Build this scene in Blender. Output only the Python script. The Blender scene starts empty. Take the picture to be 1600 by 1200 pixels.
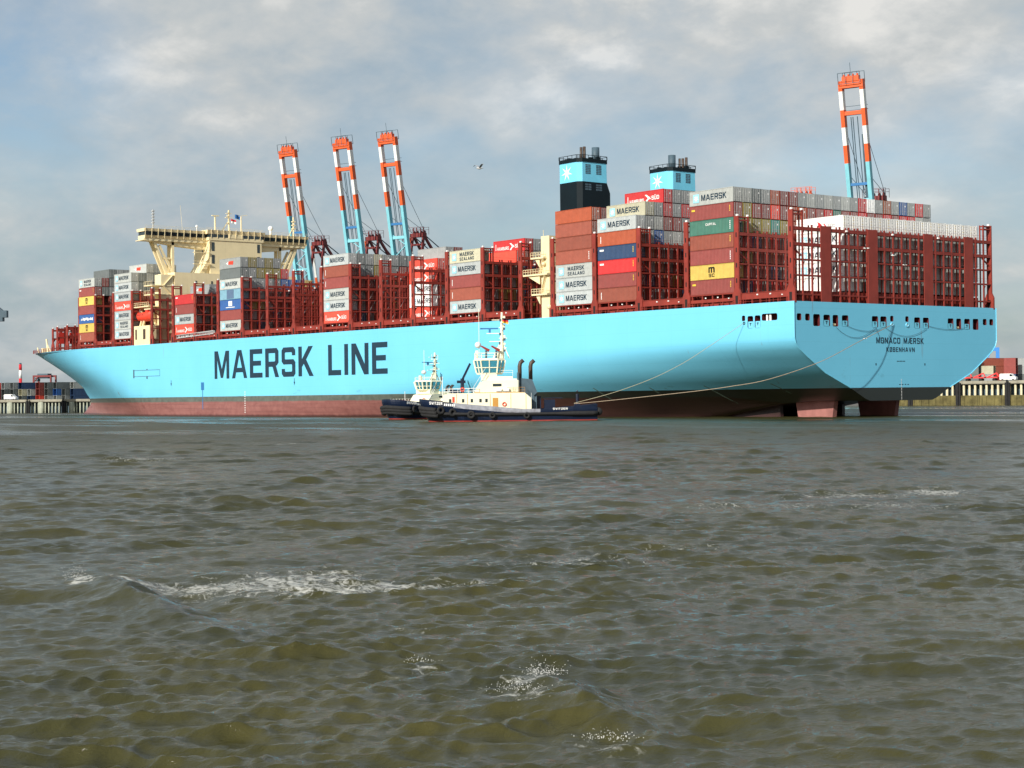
import bpy, bmesh, math, random
import numpy as np
from mathutils import Vector, Matrix
from mathutils.geometry import tessellate_polygon
random.seed(7)
rng = np.random.RandomState(11)
SC = bpy.context.scene
COL = SC.collection
R_ = math.radians

# ------------------------------------------------------------------ camera
YAW, PIT, ROL = .9033, .0069, -.0116
CAM = Vector((208.25, -227.95, 4.67))
Fv = Vector((-math.sin(YAW)*math.cos(PIT), math.cos(YAW)*math.cos(PIT), math.sin(PIT)))
Rv = Fv.cross(Vector((0, 0, 1))).normalized()
Uv = Rv.cross(Fv)
Ri = Rv*math.cos(ROL) + Uv*math.sin(ROL)
Ui = -Rv*math.sin(ROL) + Uv*math.cos(ROL)
cd = bpy.data.cameras.new("camera")
cd.sensor_width = 36; cd.lens = 36*2687.2/1600
cd.clip_start = .5; cd.clip_end = 60000
cam = bpy.data.objects.new("camera", cd); COL.objects.link(cam)
M = Matrix((Ri, Ui, -Fv)).transposed().to_4x4(); M.translation = CAM
cam.matrix_world = M
SC.camera = cam

# ------------------------------------------------------------------ sun, sky, exposure
SUN_AZ, SUN_EL = 17.0, 27.0           # degrees off the port beam towards the stern, elevation
sdir = Vector((math.sin(R_(SUN_AZ))*math.cos(R_(SUN_EL)), -math.cos(R_(SUN_AZ))*math.cos(R_(SUN_EL)), math.sin(R_(SUN_EL))))
sl = bpy.data.lights.new("sun", 'SUN'); sl.energy = 5.0; sl.angle = R_(.5); sl.color = (1, .95, .86)
so = bpy.data.objects.new("sun", sl); COL.objects.link(so)
so.rotation_euler = sdir.to_track_quat('Z', 'Y').to_euler(); so.location = (0, -300, 300)
SC.view_settings.view_transform = 'Standard'
SC.view_settings.look = 'None'
SC.view_settings.exposure = 0.12
SC.view_settings.gamma = 1.0
SC.view_settings.use_curve_mapping = False

W = bpy.data.worlds.new("World"); SC.world = W; W.use_nodes = True
wn, wl = W.node_tree.nodes, W.node_tree.links
wn.clear()
def WN(t, **k):
    n = wn.new(t)
    for a, b in k.items(): setattr(n, a, b)
    return n
def wmath(op, a, b=None, c=None, clamp=False):
    n = WN('ShaderNodeMath', operation=op); n.use_clamp = clamp
    for i, v in enumerate((a, b, c)):
        if v is None: continue
        if isinstance(v, (int, float)): n.inputs[i].default_value = v
        else: wl.new(v, n.inputs[i])
    return n.outputs[0]
sky = WN('ShaderNodeTexSky', sky_type='NISHITA'); sky.sun_disc = False
sky.sun_elevation = R_(SUN_EL); sky.sun_rotation = math.atan2(sdir.x, sdir.y)
sky.air_density = 1.0; sky.dust_density = 1.6; sky.ozone_density = 1.4
tc = WN('ShaderNodeTexCoord')
sep = WN('ShaderNodeSeparateXYZ'); wl.new(tc.outputs['Generated'], sep.inputs[0])
X, Y, Z = sep.outputs
zc = wmath('MAXIMUM', Z, 0.0)
az = wmath('MULTIPLY', wmath('ARCTAN2', X, Y), 57.2958)
el = wmath('MULTIPLY', wmath('ARCSINE', Z), 57.2958)
den = wmath('ADD', zc, .42)
cmb = WN('ShaderNodeCombineXYZ')
wl.new(wmath('DIVIDE', X, den), cmb.inputs[0]); wl.new(wmath('DIVIDE', Y, den), cmb.inputs[1])
def wnoise(scale, detail, rough, off, dist=0.0, lac=2.0):
    mp = WN('ShaderNodeMapping'); mp.inputs['Location'].default_value = off
    wl.new(cmb.outputs[0], mp.inputs[0])
    n = WN('ShaderNodeTexNoise'); n.inputs['Scale'].default_value = scale; n.inputs['Detail'].default_value = detail
    n.inputs['Roughness'].default_value = rough; n.inputs['Distortion'].default_value = dist
    wl.new(mp.outputs[0], n.inputs['Vector'])
    return n.outputs['Fac']
def blob(a0, e0, wa, we, amp):
    da = wmath('DIVIDE', wmath('SUBTRACT', az, a0), wa); de = wmath('DIVIDE', wmath('SUBTRACT', el, e0), we)
    s = wmath('ADD', wmath('MULTIPLY', da, da), wmath('MULTIPLY', de, de))
    return wmath('MULTIPLY', wmath('MULTIPLY', wmath('EXPONENT', wmath('MULTIPLY', s, -1.0)), amp), wmath('MULTIPLY', wmath('SUBTRACT', n3, .22), 2.6, clamp=False))
n4 = wnoise(16, 7, .6, (2.2, 7.7, 0), .3)
n3 = wnoise(5.0, 8, .62, (5.3, 9.1, 0), .5)
def wsum(l):
    r = l[0]
    for q in l[1:]: r = wmath('ADD', r, q)
    return r
n1 = wnoise(1.9, 7, .5, (3.1, 1.7, 0), .25)
n2 = wnoise(6.5, 6, .55, (8.3, 4.1, 0), .1)
cover = wsum([wmath('MULTIPLY', wmath('SUBTRACT', n1, .5), 1.5), wmath('MULTIPLY', wmath('SUBTRACT', n2, .5), .8),
              blob(-68, 9.5, 4.5, 4.5, -.95), blob(-41.5, 7.4, 4.0, 1.0, -.45), blob(-55.5, 8.2, 3, .8, -.2), blob(-47, 12.8, 14, 1.6, .25),
              blob(-36, 8.2, 2.2, .9, -.2), blob(-66, 5.8, 5, 1.0, .22)])
cover = wmath('ADD', cover, .78, clamp=True)
bright = wsum([wmath('MULTIPLY', wmath('SUBTRACT', n2, .5), 1.6), wmath('MULTIPLY', wmath('SUBTRACT', n1, .46), 1.1), wmath('MULTIPLY', wmath('SUBTRACT', n4, .5), .7),
               blob(-48.6, 11.1, 1.1, .5, .6), blob(-50.5, 9.8, 1.9, 1.2, .48), blob(-36.5, 11.6, 3.0, 1.9, .04), blob(-46, 13.2, 9, 1.2, .3),
               blob(-39.2, 6.0, 3.6, .55, .42), blob(-35.0, 9.8, 1.4, 1.0, .38), blob(-64.5, 9.6, 3.0, .9, .12), blob(-52, 8.0, 3.5, .8, -.1),
               blob(-58, 3, 20, 3.5, -.28), blob(-54.8, 8.6, 1.2, .5, .18), blob(-56, 11.2, 3.4, 1.0, -.02), blob(-40, 2.5, 12, 2.0, -.1), blob(-43, 9.5, 9, 5, .14), blob(-60, 12, 6, 2, -.12)])
bright = wmath('ADD', bright, .42, clamp=True)
def wramp(fac, stops):
    r = WN('ShaderNodeValToRGB'); wl.new(fac, r.inputs[0]); e = r.color_ramp.elements
    while len(e) < len(stops): e.new(.5)
    for i, (p, c) in enumerate(stops): e[i].position = p; e[i].color = (*c, 1)
    return r.outputs[0]
ccol = wramp(bright, [(0, (.275, .37, .445)), (.35, (.39, .455, .50)), (.7, (.53, .555, .56)), (1, (.74, .735, .71))])
b1 = WN('ShaderNodeBackground'); wl.new(sky.outputs[0], b1.inputs[0]); b1.inputs[1].default_value = .115
b2 = WN('ShaderNodeBackground'); wl.new(ccol, b2.inputs[0]); b2.inputs[1].default_value = .98
mx = WN('ShaderNodeMixShader'); wl.new(cover, mx.inputs[0]); wl.new(b1.outputs[0], mx.inputs[1]); wl.new(b2.outputs[0], mx.inputs[2])
wo = WN('ShaderNodeOutputWorld'); wl.new(mx.outputs[0], wo.inputs[0])

# ------------------------------------------------------------------ helpers
def ray(u, v):
    return Fv + Ri*((u-800)/2687.2) - Ui*((v-600)/2687.2)
def at_y(u, v, y):
    d = ray(u, v); return CAM + d*((y-CAM.y)/d.y)
def at_z(u, v, z):
    d = ray(u, v); return CAM + d*((z-CAM.z)/d.z)
def at_d(u, v, k):
    return CAM + ray(u, v)*k
class MB:
    def __init__(s): s.v = []; s.f = []; s.m = []
    def add(s, vs, fs, m=0):
        b = len(s.v); s.v += [tuple(p) for p in vs]
        for f in fs: s.f.append(tuple(b+i for i in f)); s.m.append(m)
        return s
    def box(s, x0, x1, y0, y1, z0, z1, m=0):
        return s.add([(x0,y0,z0),(x1,y0,z0),(x1,y1,z0),(x0,y1,z0),(x0,y0,z1),(x1,y0,z1),(x1,y1,z1),(x0,y1,z1)],
                     [(0,3,2,1),(4,5,6,7),(0,1,5,4),(1,2,6,5),(2,3,7,6),(3,0,4,7)], m)
    def bar(s, p, q, w, h=None, m=0):
        p, q = Vector(p), Vector(q); h = h or w
        d = (q-p); L = d.length
        if L < 1e-6: return s
        d.normalize(); up = Vector((0,0,1)) if abs(d.z) < .95 else Vector((1,0,0))
        a = d.cross(up).normalized()*(w/2); b = a.cross(d).normalized()*(h/2)
        vs = [p-a-b, p+a-b, p+a+b, p-a+b, q-a-b, q+a-b, q+a+b, q-a+b]
        return s.add(vs, [(0,3,2,1),(4,5,6,7),(0,1,5,4),(1,2,6,5),(2,3,7,6),(3,0,4,7)], m)
    def tube(s, pts, r, n=8, m=0, cap=True):
        pts = [Vector(p) for p in pts]; k = len(pts); rr = r if isinstance(r, (list, tuple)) else [r]*k
        b = len(s.v); ref = None
        for i, p in enumerate(pts):
            d = (pts[min(i+1, k-1)]-pts[max(i-1, 0)]).normalized()
            up = Vector((0,0,1)) if abs(d.z) < .9 else Vector((1,0,0))
            a = d.cross(up).normalized() if ref is None else (ref-d*ref.dot(d)).normalized()
            ref = a; c = d.cross(a)
            for j in range(n):
                t = 2*math.pi*j/n
                s.v.append(tuple(p+(a*math.cos(t)+c*math.sin(t))*rr[i]))
        for i in range(k-1):
            for j in range(n):
                s.f.append((b+i*n+j, b+i*n+(j+1)%n, b+(i+1)*n+(j+1)%n, b+(i+1)*n+j)); s.m.append(m)
        if cap:
            s.f.append(tuple(b+j for j in reversed(range(n)))); s.m.append(m)
            s.f.append(tuple(b+(k-1)*n+j for j in range(n))); s.m.append(m)
        return s
    def torus(s, c, ax, R, r, n=18, k=8, m=0):
        c = Vector(c); ax = Vector(ax).normalized()
        a = ax.cross(Vector((0,0,1))) if abs(ax.z) < .9 else Vector((1,0,0)); a.normalize(); b_ = ax.cross(a)
        b = len(s.v)
        for i in range(n):
            t = 2*math.pi*i/n; e = a*math.cos(t)+b_*math.sin(t)
            for j in range(k):
                q = 2*math.pi*j/k
                s.v.append(tuple(c+e*(R+r*math.cos(q))+ax*r*math.sin(q)))
        for i in range(n):
            for j in range(k):
                s.f.append((b+i*k+j, b+((i+1)%n)*k+j, b+((i+1)%n)*k+(j+1)%k, b+i*k+(j+1)%k)); s.m.append(m)
        return s
    def ball(s, c, r, n=8, k=6, m=0, sc=(1,1,1)):
        b = len(s.v)
        for i in range(k+1):
            ph = math.pi*i/k
            for j in range(n):
                t = 2*math.pi*j/n
                s.v.append((c[0]+r*sc[0]*math.sin(ph)*math.cos(t), c[1]+r*sc[1]*math.sin(ph)*math.sin(t), c[2]+r*sc[2]*math.cos(ph)))
        for i in range(k):
            for j in range(n):
                s.f.append((b+i*n+j, b+(i+1)*n+j, b+(i+1)*n+(j+1)%n, b+i*n+(j+1)%n)); s.m.append(m)
        return s
    def prism(s, pts, ax, a, b, m=0):
        """polygon pts (2-D) extruded along axis ax (0,1,2) from a to b"""
        n = len(pts)
        def P(p, t):
            q = list(p); q.insert(ax, t); return tuple(q)
        vs = [P(p, a) for p in pts]+[P(p, b) for p in pts]
        fs = [(i, (i+1)%n, n+(i+1)%n, n+i) for i in range(n)]
        fs += [tuple(range(n))[::-1], tuple(range(n, 2*n))]
        return s.add(vs, fs, m)
    def mesh(s, name, mats, smooth=False):
        me = bpy.data.meshes.new(name); me.from_pydata(s.v, [], s.f)
        for q in (mats if isinstance(mats, (list, tuple)) else [mats]): me.materials.append(q)
        me.polygons.foreach_set('material_index', s.m)
        bm = bmesh.new(); bm.from_mesh(me)
        bmesh.ops.recalc_face_normals(bm, faces=bm.faces)
        bm.to_mesh(me); bm.free()
        if smooth: me.polygons.foreach_set('use_smooth', [True]*len(me.polygons))
        me.update(); return me
    def build(s, name, mats, parent=None, smooth=False, **k):
        return link(name, s.mesh(name, mats, smooth), parent, **k)
def link(name, data, parent=None, label=None, cat=None, group=None, kind=None, loc=None, rot=None):
    o = bpy.data.objects.new(name, data); COL.objects.link(o)
    if parent: o.parent = parent
    if loc: o.location = loc
    if rot is not None: o.rotation_euler = (0, 0, rot)
    if label: o['label'] = label
    if cat: o['category'] = cat
    if group: o['group'] = group
    if kind: o['kind'] = kind
    return o
def copy_tree(o, parent=None, label=None):
    c = o.copy(); COL.objects.link(c); c.parent = parent
    if label: c['label'] = label
    for ch in list(o.children): copy_tree(ch, c)
    return c

# ------------------------------------------------------------------ materials
def mat(name, col, rough=.6, var=.12, scale=.6, metal=0.0, spec=.4, streak=0.0, bump=0.0, bscale=8, objcol=False, dirt=(.12,.07,.04)):
    m = bpy.data.materials.new(name); m.use_nodes = True
    n, l = m.node_tree.nodes, m.node_tree.links
    p = n['Principled BSDF']; p.inputs['Roughness'].default_value = rough; p.inputs['Metallic'].default_value = metal
    p.inputs['Specular IOR Level'].default_value = spec
    t = n.new('ShaderNodeTexCoord'); nz = n.new('ShaderNodeTexNoise'); nz.inputs['Scale'].default_value = scale; nz.inputs['Detail'].default_value = 8
    nz.inputs['Roughness'].default_value = .62
    l.new(t.outputs['Object'], nz.inputs['Vector'])
    r = n.new('ShaderNodeMapRange'); l.new(nz.outputs['Fac'], r.inputs[0])
    r.inputs[1].default_value = .3; r.inputs[2].default_value = .7; r.inputs[3].default_value = 1-var; r.inputs[4].default_value = 1+var
    mix = n.new('ShaderNodeMix'); mix.data_type = 'RGBA'; mix.blend_type = 'MULTIPLY'; mix.inputs[0].default_value = 1
    if objcol:
        oi = n.new('ShaderNodeObjectInfo'); l.new(oi.outputs['Color'], mix.inputs[6])
    else: mix.inputs[6].default_value = (*col, 1)
    l.new(r.outputs[0], mix.inputs[7])
    out = mix.outputs[2]
    if streak:
        mp = n.new('ShaderNodeMapping'); mp.inputs['Scale'].default_value = (1.3, 1.3, .10); l.new(t.outputs['Object'], mp.inputs[0])
        s = n.new('ShaderNodeTexNoise'); s.inputs['Scale'].default_value = 1.0; s.inputs['Detail'].default_value = 6; l.new(mp.outputs[0], s.inputs['Vector'])
        rr = n.new('ShaderNodeMapRange'); l.new(s.outputs['Fac'], rr.inputs[0]); rr.inputs[1].default_value = .55; rr.inputs[2].default_value = .8
        rr.inputs[3].default_value = 0; rr.inputs[4].default_value = streak
        m2 = n.new('ShaderNodeMix'); m2.data_type = 'RGBA'; l.new(rr.outputs[0], m2.inputs[0]); l.new(out, m2.inputs[6]); m2.inputs[7].default_value = (*dirt, 1)
        out = m2.outputs[2]
    l.new(out, p.inputs['Base Color'])
    if bump:
        b = n.new('ShaderNodeBump'); b.inputs['Strength'].default_value = bump; b.inputs['Distance'].default_value = .02
        nb = n.new('ShaderNodeTexNoise'); nb.inputs['Scale'].default_value = bscale; l.new(t.outputs['Object'], nb.inputs['Vector'])
        l.new(nb.outputs['Fac'], b.inputs['Height']); l.new(b.outputs[0], p.inputs['Normal'])
    return m
M_red = mat('red_oxide_paint', (.25, .035, .024), .55, .2, .5, streak=.35, dirt=(.10,.03,.02))
M_red2 = mat('dark_red_panel', (.26, .040, .028), .6, .18, .3, streak=.3, dirt=(.10,.03,.02))
M_dkred = mat('deck_red', (.17, .028, .020), .75, .25, .4)
M_cream = mat('cream_paint', (.80, .68, .42), .5, .07, .3, streak=.18, dirt=(.35,.24,.12))
M_black = mat('black_paint', (.004, .010, .014), .45, .2, .4, spec=.2)
M_text = mat('dark_lettering', (.012, .035, .06), .5, .15, .5)
M_white = mat('white_paint', (.80, .80, .78), .5, .05, .8)
M_wtext = mat('white_lettering', (.82, .82, .80), .5, .05, .8)
M_glass = mat('window_glass', (.02, .035, .04), .08, .2, .5, spec=.8)
M_tint = mat('tinted_glass', (.05, .12, .14), .05, .1, .5, spec=.6)
_n = M_tint.node_tree; _t = _n.nodes.new('ShaderNodeBsdfTransparent'); _t.inputs[0].default_value = (.62, .85, .86, 1); _x = _n.nodes.new('ShaderNodeMixShader'); _x.inputs[0].default_value = .62
_n.links.new(_n.nodes['Principled BSDF'].outputs[0], _x.inputs[1]); _n.links.new(_t.outputs[0], _x.inputs[2]); _n.links.new(_x.outputs[0], _n.nodes['Material Output'].inputs[0])
M_steel = mat('galvanised_steel', (.42, .43, .43), .5, .2, 2)
M_dark = mat('dark_recess', (.020, .010, .010), .8, .3, .6)
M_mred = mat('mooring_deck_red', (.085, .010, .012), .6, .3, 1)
M_pblue = mat('pale_blue_paint', (.17, .58, .78), .4, .06, .4)
M_lblue = mat('emblem_blue', (.30, .62, .76), .5, .05, .4)
M_cont = mat('container_paint', (1, 1, 1), .55, .13, .8, streak=.42, objcol=True)
M_orange = mat('orange_paint', (.68, .105, .025), .5, .12, .4)
M_cwhite = mat('crane_white', (.78, .78, .75), .5, .08, .4)
M_teal = mat('crane_teal', (.20, .52, .60), .5, .1, .4)
M_tdark = mat('crane_dark_steel', (.06, .10, .13), .6, .25, .4)
M_cblue = mat('crane_blue', (.03, .16, .38), .5, .1, .4)
M_maroon = mat('crane_maroon', (.17, .025, .025), .55, .15, .4)
M_rubber = mat('rubber', (.016, .016, .017), .85, .3, 1.5, bump=.4, bscale=4)
M_navy = mat('navy_paint', (.005, .012, .034), .35, .2, .7, streak=.12, dirt=(.05,.05,.05))
M_tred = mat('tug_red', (.26, .035, .028), .5, .15, .6)
M_grey = mat('worn_grey_paint', (.27, .28, .32), .55, .35, 1.1, streak=.5, dirt=(.06,.05,.06))
M_tcream = mat('tug_cream', (.84, .80, .60), .45, .05, .5, streak=.08, dirt=(.5,.35,.15))
M_brown = mat('exhaust_brown', (.075, .052, .04), .5, .2, 2)
M_wood = mat('varnished_door', (.50, .25, .05), .5, .1, 2)
M_oring = mat('lifebuoy_orange', (.75, .06, .03), .5, .05, 2)
M_rope = mat('rope', (.40, .37, .25), .9, .15, 4)
M_rope2 = mat('rope_weathered', (.36, .28, .20), .9, .2, 3)
M_concrete = mat('quay_concrete', (.30, .28, .22), .85, .25, .3, streak=.5, dirt=(.05,.04,.02))
M_pile = mat('pile_cream', (.62, .56, .38), .8, .15, .5, streak=.45, dirt=(.22,.08,.02))
M_pile2 = mat('pile_pale_green', (.36, .38, .30), .8, .2, .5, streak=.4, dirt=(.05,.05,.03))
M_moss = mat('weedy_wall', (.13, .11, .04), .9, .55, .35, streak=.85, dirt=(.03,.03,.01))
M_flag_r = mat('flag_red', (.55, .02, .03), .8, .05, 2)
M_flag_y = mat('flag_gold', (.75, .42, .03), .8, .05, 2)
M_flag_b = mat('flag_blue', (.02, .12, .35), .8, .05, 2)
M_bird = mat('gull_white', (.75, .75, .73), .8, .05, 5)
M_birdg = mat('gull_grey', (.33, .34, .36), .8, .1, 5)
M_land = mat('yard_asphalt', (.10, .10, .10), .9, .2, .05)
M_yellow = mat('yellow_mark', (.72, .50, .05), .5, .1, 2)

# hull paint: zones by height (boot top and antifouling), plate seams, scuffs and rust
def hull_material():
    m = bpy.data.materials.new('hull_paint'); m.use_nodes = True
    n, l = m.node_tree.nodes, m.node_tree.links
    p = n['Principled BSDF']; p.inputs['Roughness'].default_value = .38; p.inputs['Specular IOR Level'].default_value = .4
    t = n.new('ShaderNodeTexCoord'); s = n.new('ShaderNodeSeparateXYZ'); l.new(t.outputs['Object'], s.inputs[0])
    def noise(sc, det, mscale=(1,1,1), rough=.6):
        mp = n.new('ShaderNodeMapping'); mp.inputs['Scale'].default_value = mscale; l.new(t.outputs['Object'], mp.inputs[0])
        q = n.new('ShaderNodeTexNoise'); q.inputs['Scale'].default_value = sc; q.inputs['Detail'].default_value = det
        q.inputs['Roughness'].default_value = rough; l.new(mp.outputs[0], q.inputs['Vector']); return q.outputs['Fac']
    def mr(f, a, b, c, d):
        q = n.new('ShaderNodeMapRange'); l.new(f, q.inputs[0])
        for i, v in enumerate((a, b, c, d)): q.inputs[i+1].default_value = v
        return q.outputs[0]
    def mixc(f, a, b, mode='MIX'):
        q = n.new('ShaderNodeMix'); q.data_type = 'RGBA'; q.blend_type = mode
        if isinstance(f, float): q.inputs[0].default_value = f
        else: l.new(f, q.inputs[0])
        for i, v in ((6, a), (7, b)):
            if isinstance(v, tuple): q.inputs[i].default_value = (*v, 1)
            else: l.new(v, q.inputs[i])
        return q.outputs[2]
    def mth(op, a, b):
        q = n.new('ShaderNodeMath'); q.operation = op
        for i, v in enumerate((a, b)):
            if isinstance(v, float): q.inputs[i].default_value = v
            else: l.new(v, q.inputs[i])
        return q.outputs[0]
    big = noise(.05, 5); fine = noise(.6, 8); scr = noise(.35, 9, (.35, 1, 1.6), .7)
    blue = mixc(mr(big, .3, .7, 0, 1), (.155, .535, .75), (.175, .58, .80))
    blue = mixc(mr(fine, .62, .85, 0, .25), blue, (.11, .38, .46))
    # horizontal and vertical plate seams
    zf = mth('ABSOLUTE', mth('SUBTRACT', mth('FRACT', mth('DIVIDE', s.outputs[2], 3.05), 0.0), .5), 0.0)
    seam = mr(zf, 0.0, .012, .22, 0)
    xf = mth('ABSOLUTE', mth('SUBTRACT', mth('FRACT', mth('DIVIDE', s.outputs[0], 12.6), 0.0), .5), 0.0)
    seam2 = mr(xf, 0.0, .004, .20, 0)
    blue = mixc(mth('MAXIMUM', seam, seam2), blue, (.05, .20, .26))
    # scuffs, thicker near the boot top
    low = mr(s.outputs[2], 6.0, 11.0, 1, 0)
    blue = mixc(mth('MULTIPLY', mr(scr, .60, .75, 0, .75), low), blue, (.06, .17, .18))
    grey = mixc(mr(fine, .3, .7, 0, 1), (.075, .092, .080), (.14, .155, .135))
    grey = mixc(mr(scr, .58, .75, 0, .7), grey, (.035, .05, .045))
    red = mixc(mr(fine, .3, .7, 0, 1), (.23, .090, .082), (.31, .135, .12))
    red = mixc(mr(scr, .5, .75, 0, .8), red, (.16, .055, .05))
    lines = noise(1.0, 4, (.02, .02, 2.2))
    red = mixc(mr(lines, .5, .62, 0, .35), red, (.14, .055, .055))
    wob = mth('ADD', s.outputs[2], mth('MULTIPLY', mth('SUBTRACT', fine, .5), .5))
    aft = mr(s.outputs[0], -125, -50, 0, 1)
    red = mixc(aft, red, (.030, .016, .014)); grey = mixc(aft, grey, (.022, .028, .026))  # shade under the stern painted in: lower coats darken going aft
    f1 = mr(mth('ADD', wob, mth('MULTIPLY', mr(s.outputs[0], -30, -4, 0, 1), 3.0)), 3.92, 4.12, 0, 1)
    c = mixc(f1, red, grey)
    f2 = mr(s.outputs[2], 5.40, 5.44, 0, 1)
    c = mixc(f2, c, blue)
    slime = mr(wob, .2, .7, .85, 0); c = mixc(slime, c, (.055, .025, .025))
    # rust stains running down
    rs = noise(1.0, 3, (.33, .33, .035)); c = mixc(mr(rs, .70, .78, 0, .6), c, (.20, .075, .02))
    l.new(c, p.inputs['Base Color'])
    b = n.new('ShaderNodeBump'); b.inputs['Strength'].default_value = .25; b.inputs['Distance'].default_value = .06
    dn = noise(.42, 2); l.new(dn, b.inputs['Height']); l.new(b.outputs[0], p.inputs['Normal'])
    return m
M_hull = hull_material()

# ------------------------------------------------------------------ lettering
G = {
 'M': (.92, [[(0,0),(0,1),(.22,1),(.46,.34),(.70,1),(.92,1),(.92,0),(.75,0),(.75,.68),(.53,.03),(.39,.03),(.17,.68),(.17,0)]]),
 'A': (.92, [[(0,0),(.33,1),(.59,1),(.92,0),(.73,0),(.665,.21),(.255,.21),(.19,0)], [(.31,.37),(.61,.37),(.46,.83)]]),
 'E': (.74, [[(0,0),(0,1),(.74,1),(.74,.83),(.2,.83),(.2,.59),(.66,.59),(.66,.42),(.2,.42),(.2,.17),(.74,.17),(.74,0)]]),
 'R': (.77, [[(0,0),(0,1),(.66,1),(.76,.9),(.76,.5),(.66,.40),(.61,.40),(.78,0),(.57,0),(.42,.36),(.2,.36),(.2,0)], [(.2,.54),(.2,.83),(.56,.83),(.57,.81),(.57,.56),(.55,.54)]]),
 'S': (.76, [[(.1,0),(0,.1),(0,.27),(.18,.27),(.18,.2),(.21,.17),(.55,.17),(.58,.2),(.58,.39),(.55,.42),(.1,.42),(0,.52),(0,.9),(.1,1),(.66,1),(.76,.9),(.76,.72),(.58,.72),(.58,.8),(.55,.83),(.21,.83),(.18,.8),(.18,.62),(.21,.59),(.66,.59),(.76,.49),(.76,.1),(.66,0)]]),
 'K': (.80, [[(0,0),(0,1),(.19,1),(.19,.57),(.55,1),(.79,1),(.42,.56),(.82,0),(.59,0),(.29,.42),(.19,.31),(.19,0)]]),
 'L': (.66, [[(0,0),(0,1),(.19,1),(.19,.17),(.66,.17),(.66,0)]]),
 'I': (.19, [[(0,0),(0,1),(.19,1),(.19,0)]]),
 'N': (.84, [[(0,0),(0,1),(.22,1),(.65,.33),(.65,1),(.84,1),(.84,0),(.62,0),(.19,.67),(.19,0)]]),
 'O': (.80, [[(.12,0),(0,.12),(0,.88),(.12,1),(.68,1),(.80,.88),(.80,.12),(.68,0)], [(.19,.22),(.24,.17),(.56,.17),(.61,.22),(.61,.78),(.56,.83),(.24,.83),(.19,.78)]]),
 'D': (.78, [[(0,0),(0,1),(.64,1),(.78,.86),(.78,.14),(.64,0)], [(.19,.17),(.54,.17),(.59,.22),(.59,.78),(.54,.83),(.19,.83)]]),
 'C': (.76, [[(.12,0),(0,.12),(0,.88),(.12,1),(.64,1),(.76,.88),(.76,.68),(.57,.68),(.57,.78),(.52,.83),(.24,.83),(.19,.78),(.19,.22),(.24,.17),(.52,.17),(.57,.22),(.57,.32),(.76,.32),(.76,.12),(.64,0)]]),
 'U': (.78, [[(.12,0),(0,.12),(0,1),(.19,1),(.19,.22),(.24,.17),(.54,.17),(.59,.22),(.59,1),(.78,1),(.78,.12),(.66,0)]]),
 'G': (.78, [[(.12,0),(0,.12),(0,.88),(.12,1),(.66,1),(.78,.88),(.78,.7),(.59,.7),(.59,.78),(.54,.83),(.24,.83),(.19,.78),(.19,.22),(.24,.17),(.54,.17),(.59,.22),(.59,.38),(.42,.38),(.42,.54),(.78,.54),(.78,.12),(.66,0)]]),
 'H': (.78, [[(0,0),(0,1),(.19,1),(.19,.59),(.59,.59),(.59,1),(.78,1),(.78,0),(.59,0),(.59,.42),(.19,.42),(.19,0)]]),
 'B': (.76, [[(0,0),(0,1),(.64,1),(.74,.9),(.74,.58),(.68,.51),(.76,.43),(.76,.1),(.66,0)], [(.19,.17),(.54,.17),(.57,.2),(.57,.39),(.54,.42),(.19,.42)], [(.19,.59),(.53,.59),(.55,.61),(.55,.8),(.53,.83),(.19,.83)]]),
 'V': (.84, [[(0,1),(.2,1),(.42,.27),(.64,1),(.84,1),(.53,0),(.31,0)]]),
 'P': (.76, [[(0,0),(0,1),(.66,1),(.76,.9),(.76,.46),(.66,.36),(.19,.36),(.19,0)], [(.19,.53),(.19,.83),(.57,.83),(.57,.53)]]),
 'T': (.74, [[(.275,0),(.275,.83),(0,.83),(0,1),(.74,1),(.74,.83),(.465,.83),(.465,0)]]),
 'Z': (.74, [[(0,0),(0,.18),(.5,.83),(.02,.83),(.02,1),(.74,1),(.74,.82),(.24,.17),(.74,.17),(.74,0)]]),
 'AE': (1.15, [[(0,0),(.40,1),(1.15,1),(1.15,.83),(.74,.83),(.74,.59),(1.07,.59),(1.07,.42),(.74,.42),(.74,.17),(1.15,.17),(1.15,0),(.55,0),(.55,.21),(.26,.21),(.19,0)], [(.33,.37),(.55,.37),(.55,.83),(.50,.83)]]),
 'm': (1.0, [[(0,0),(0,.78),(.88,.78),(1.0,.66),(1.0,0),(.80,0),(.80,.6),(.60,.6),(.60,0),(.40,0),(.40,.6),(.20,.6),(.20,0)]]),
}
def glyph_runs(text):
    out = []; i = 0
    while i < len(text):
        c = text[i]
        if c == ' ': out.append((' ', .45, []))
        elif c == 'Æ': out.append((c, *G['AE']))
        elif c == 'Ø': out.append((c, G['O'][0], G['O'][1])); 
        elif c == 'Ü': out.append((c, *G['U']))
        else: out.append((c, *G[c]))
        i += 1
    return out
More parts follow.
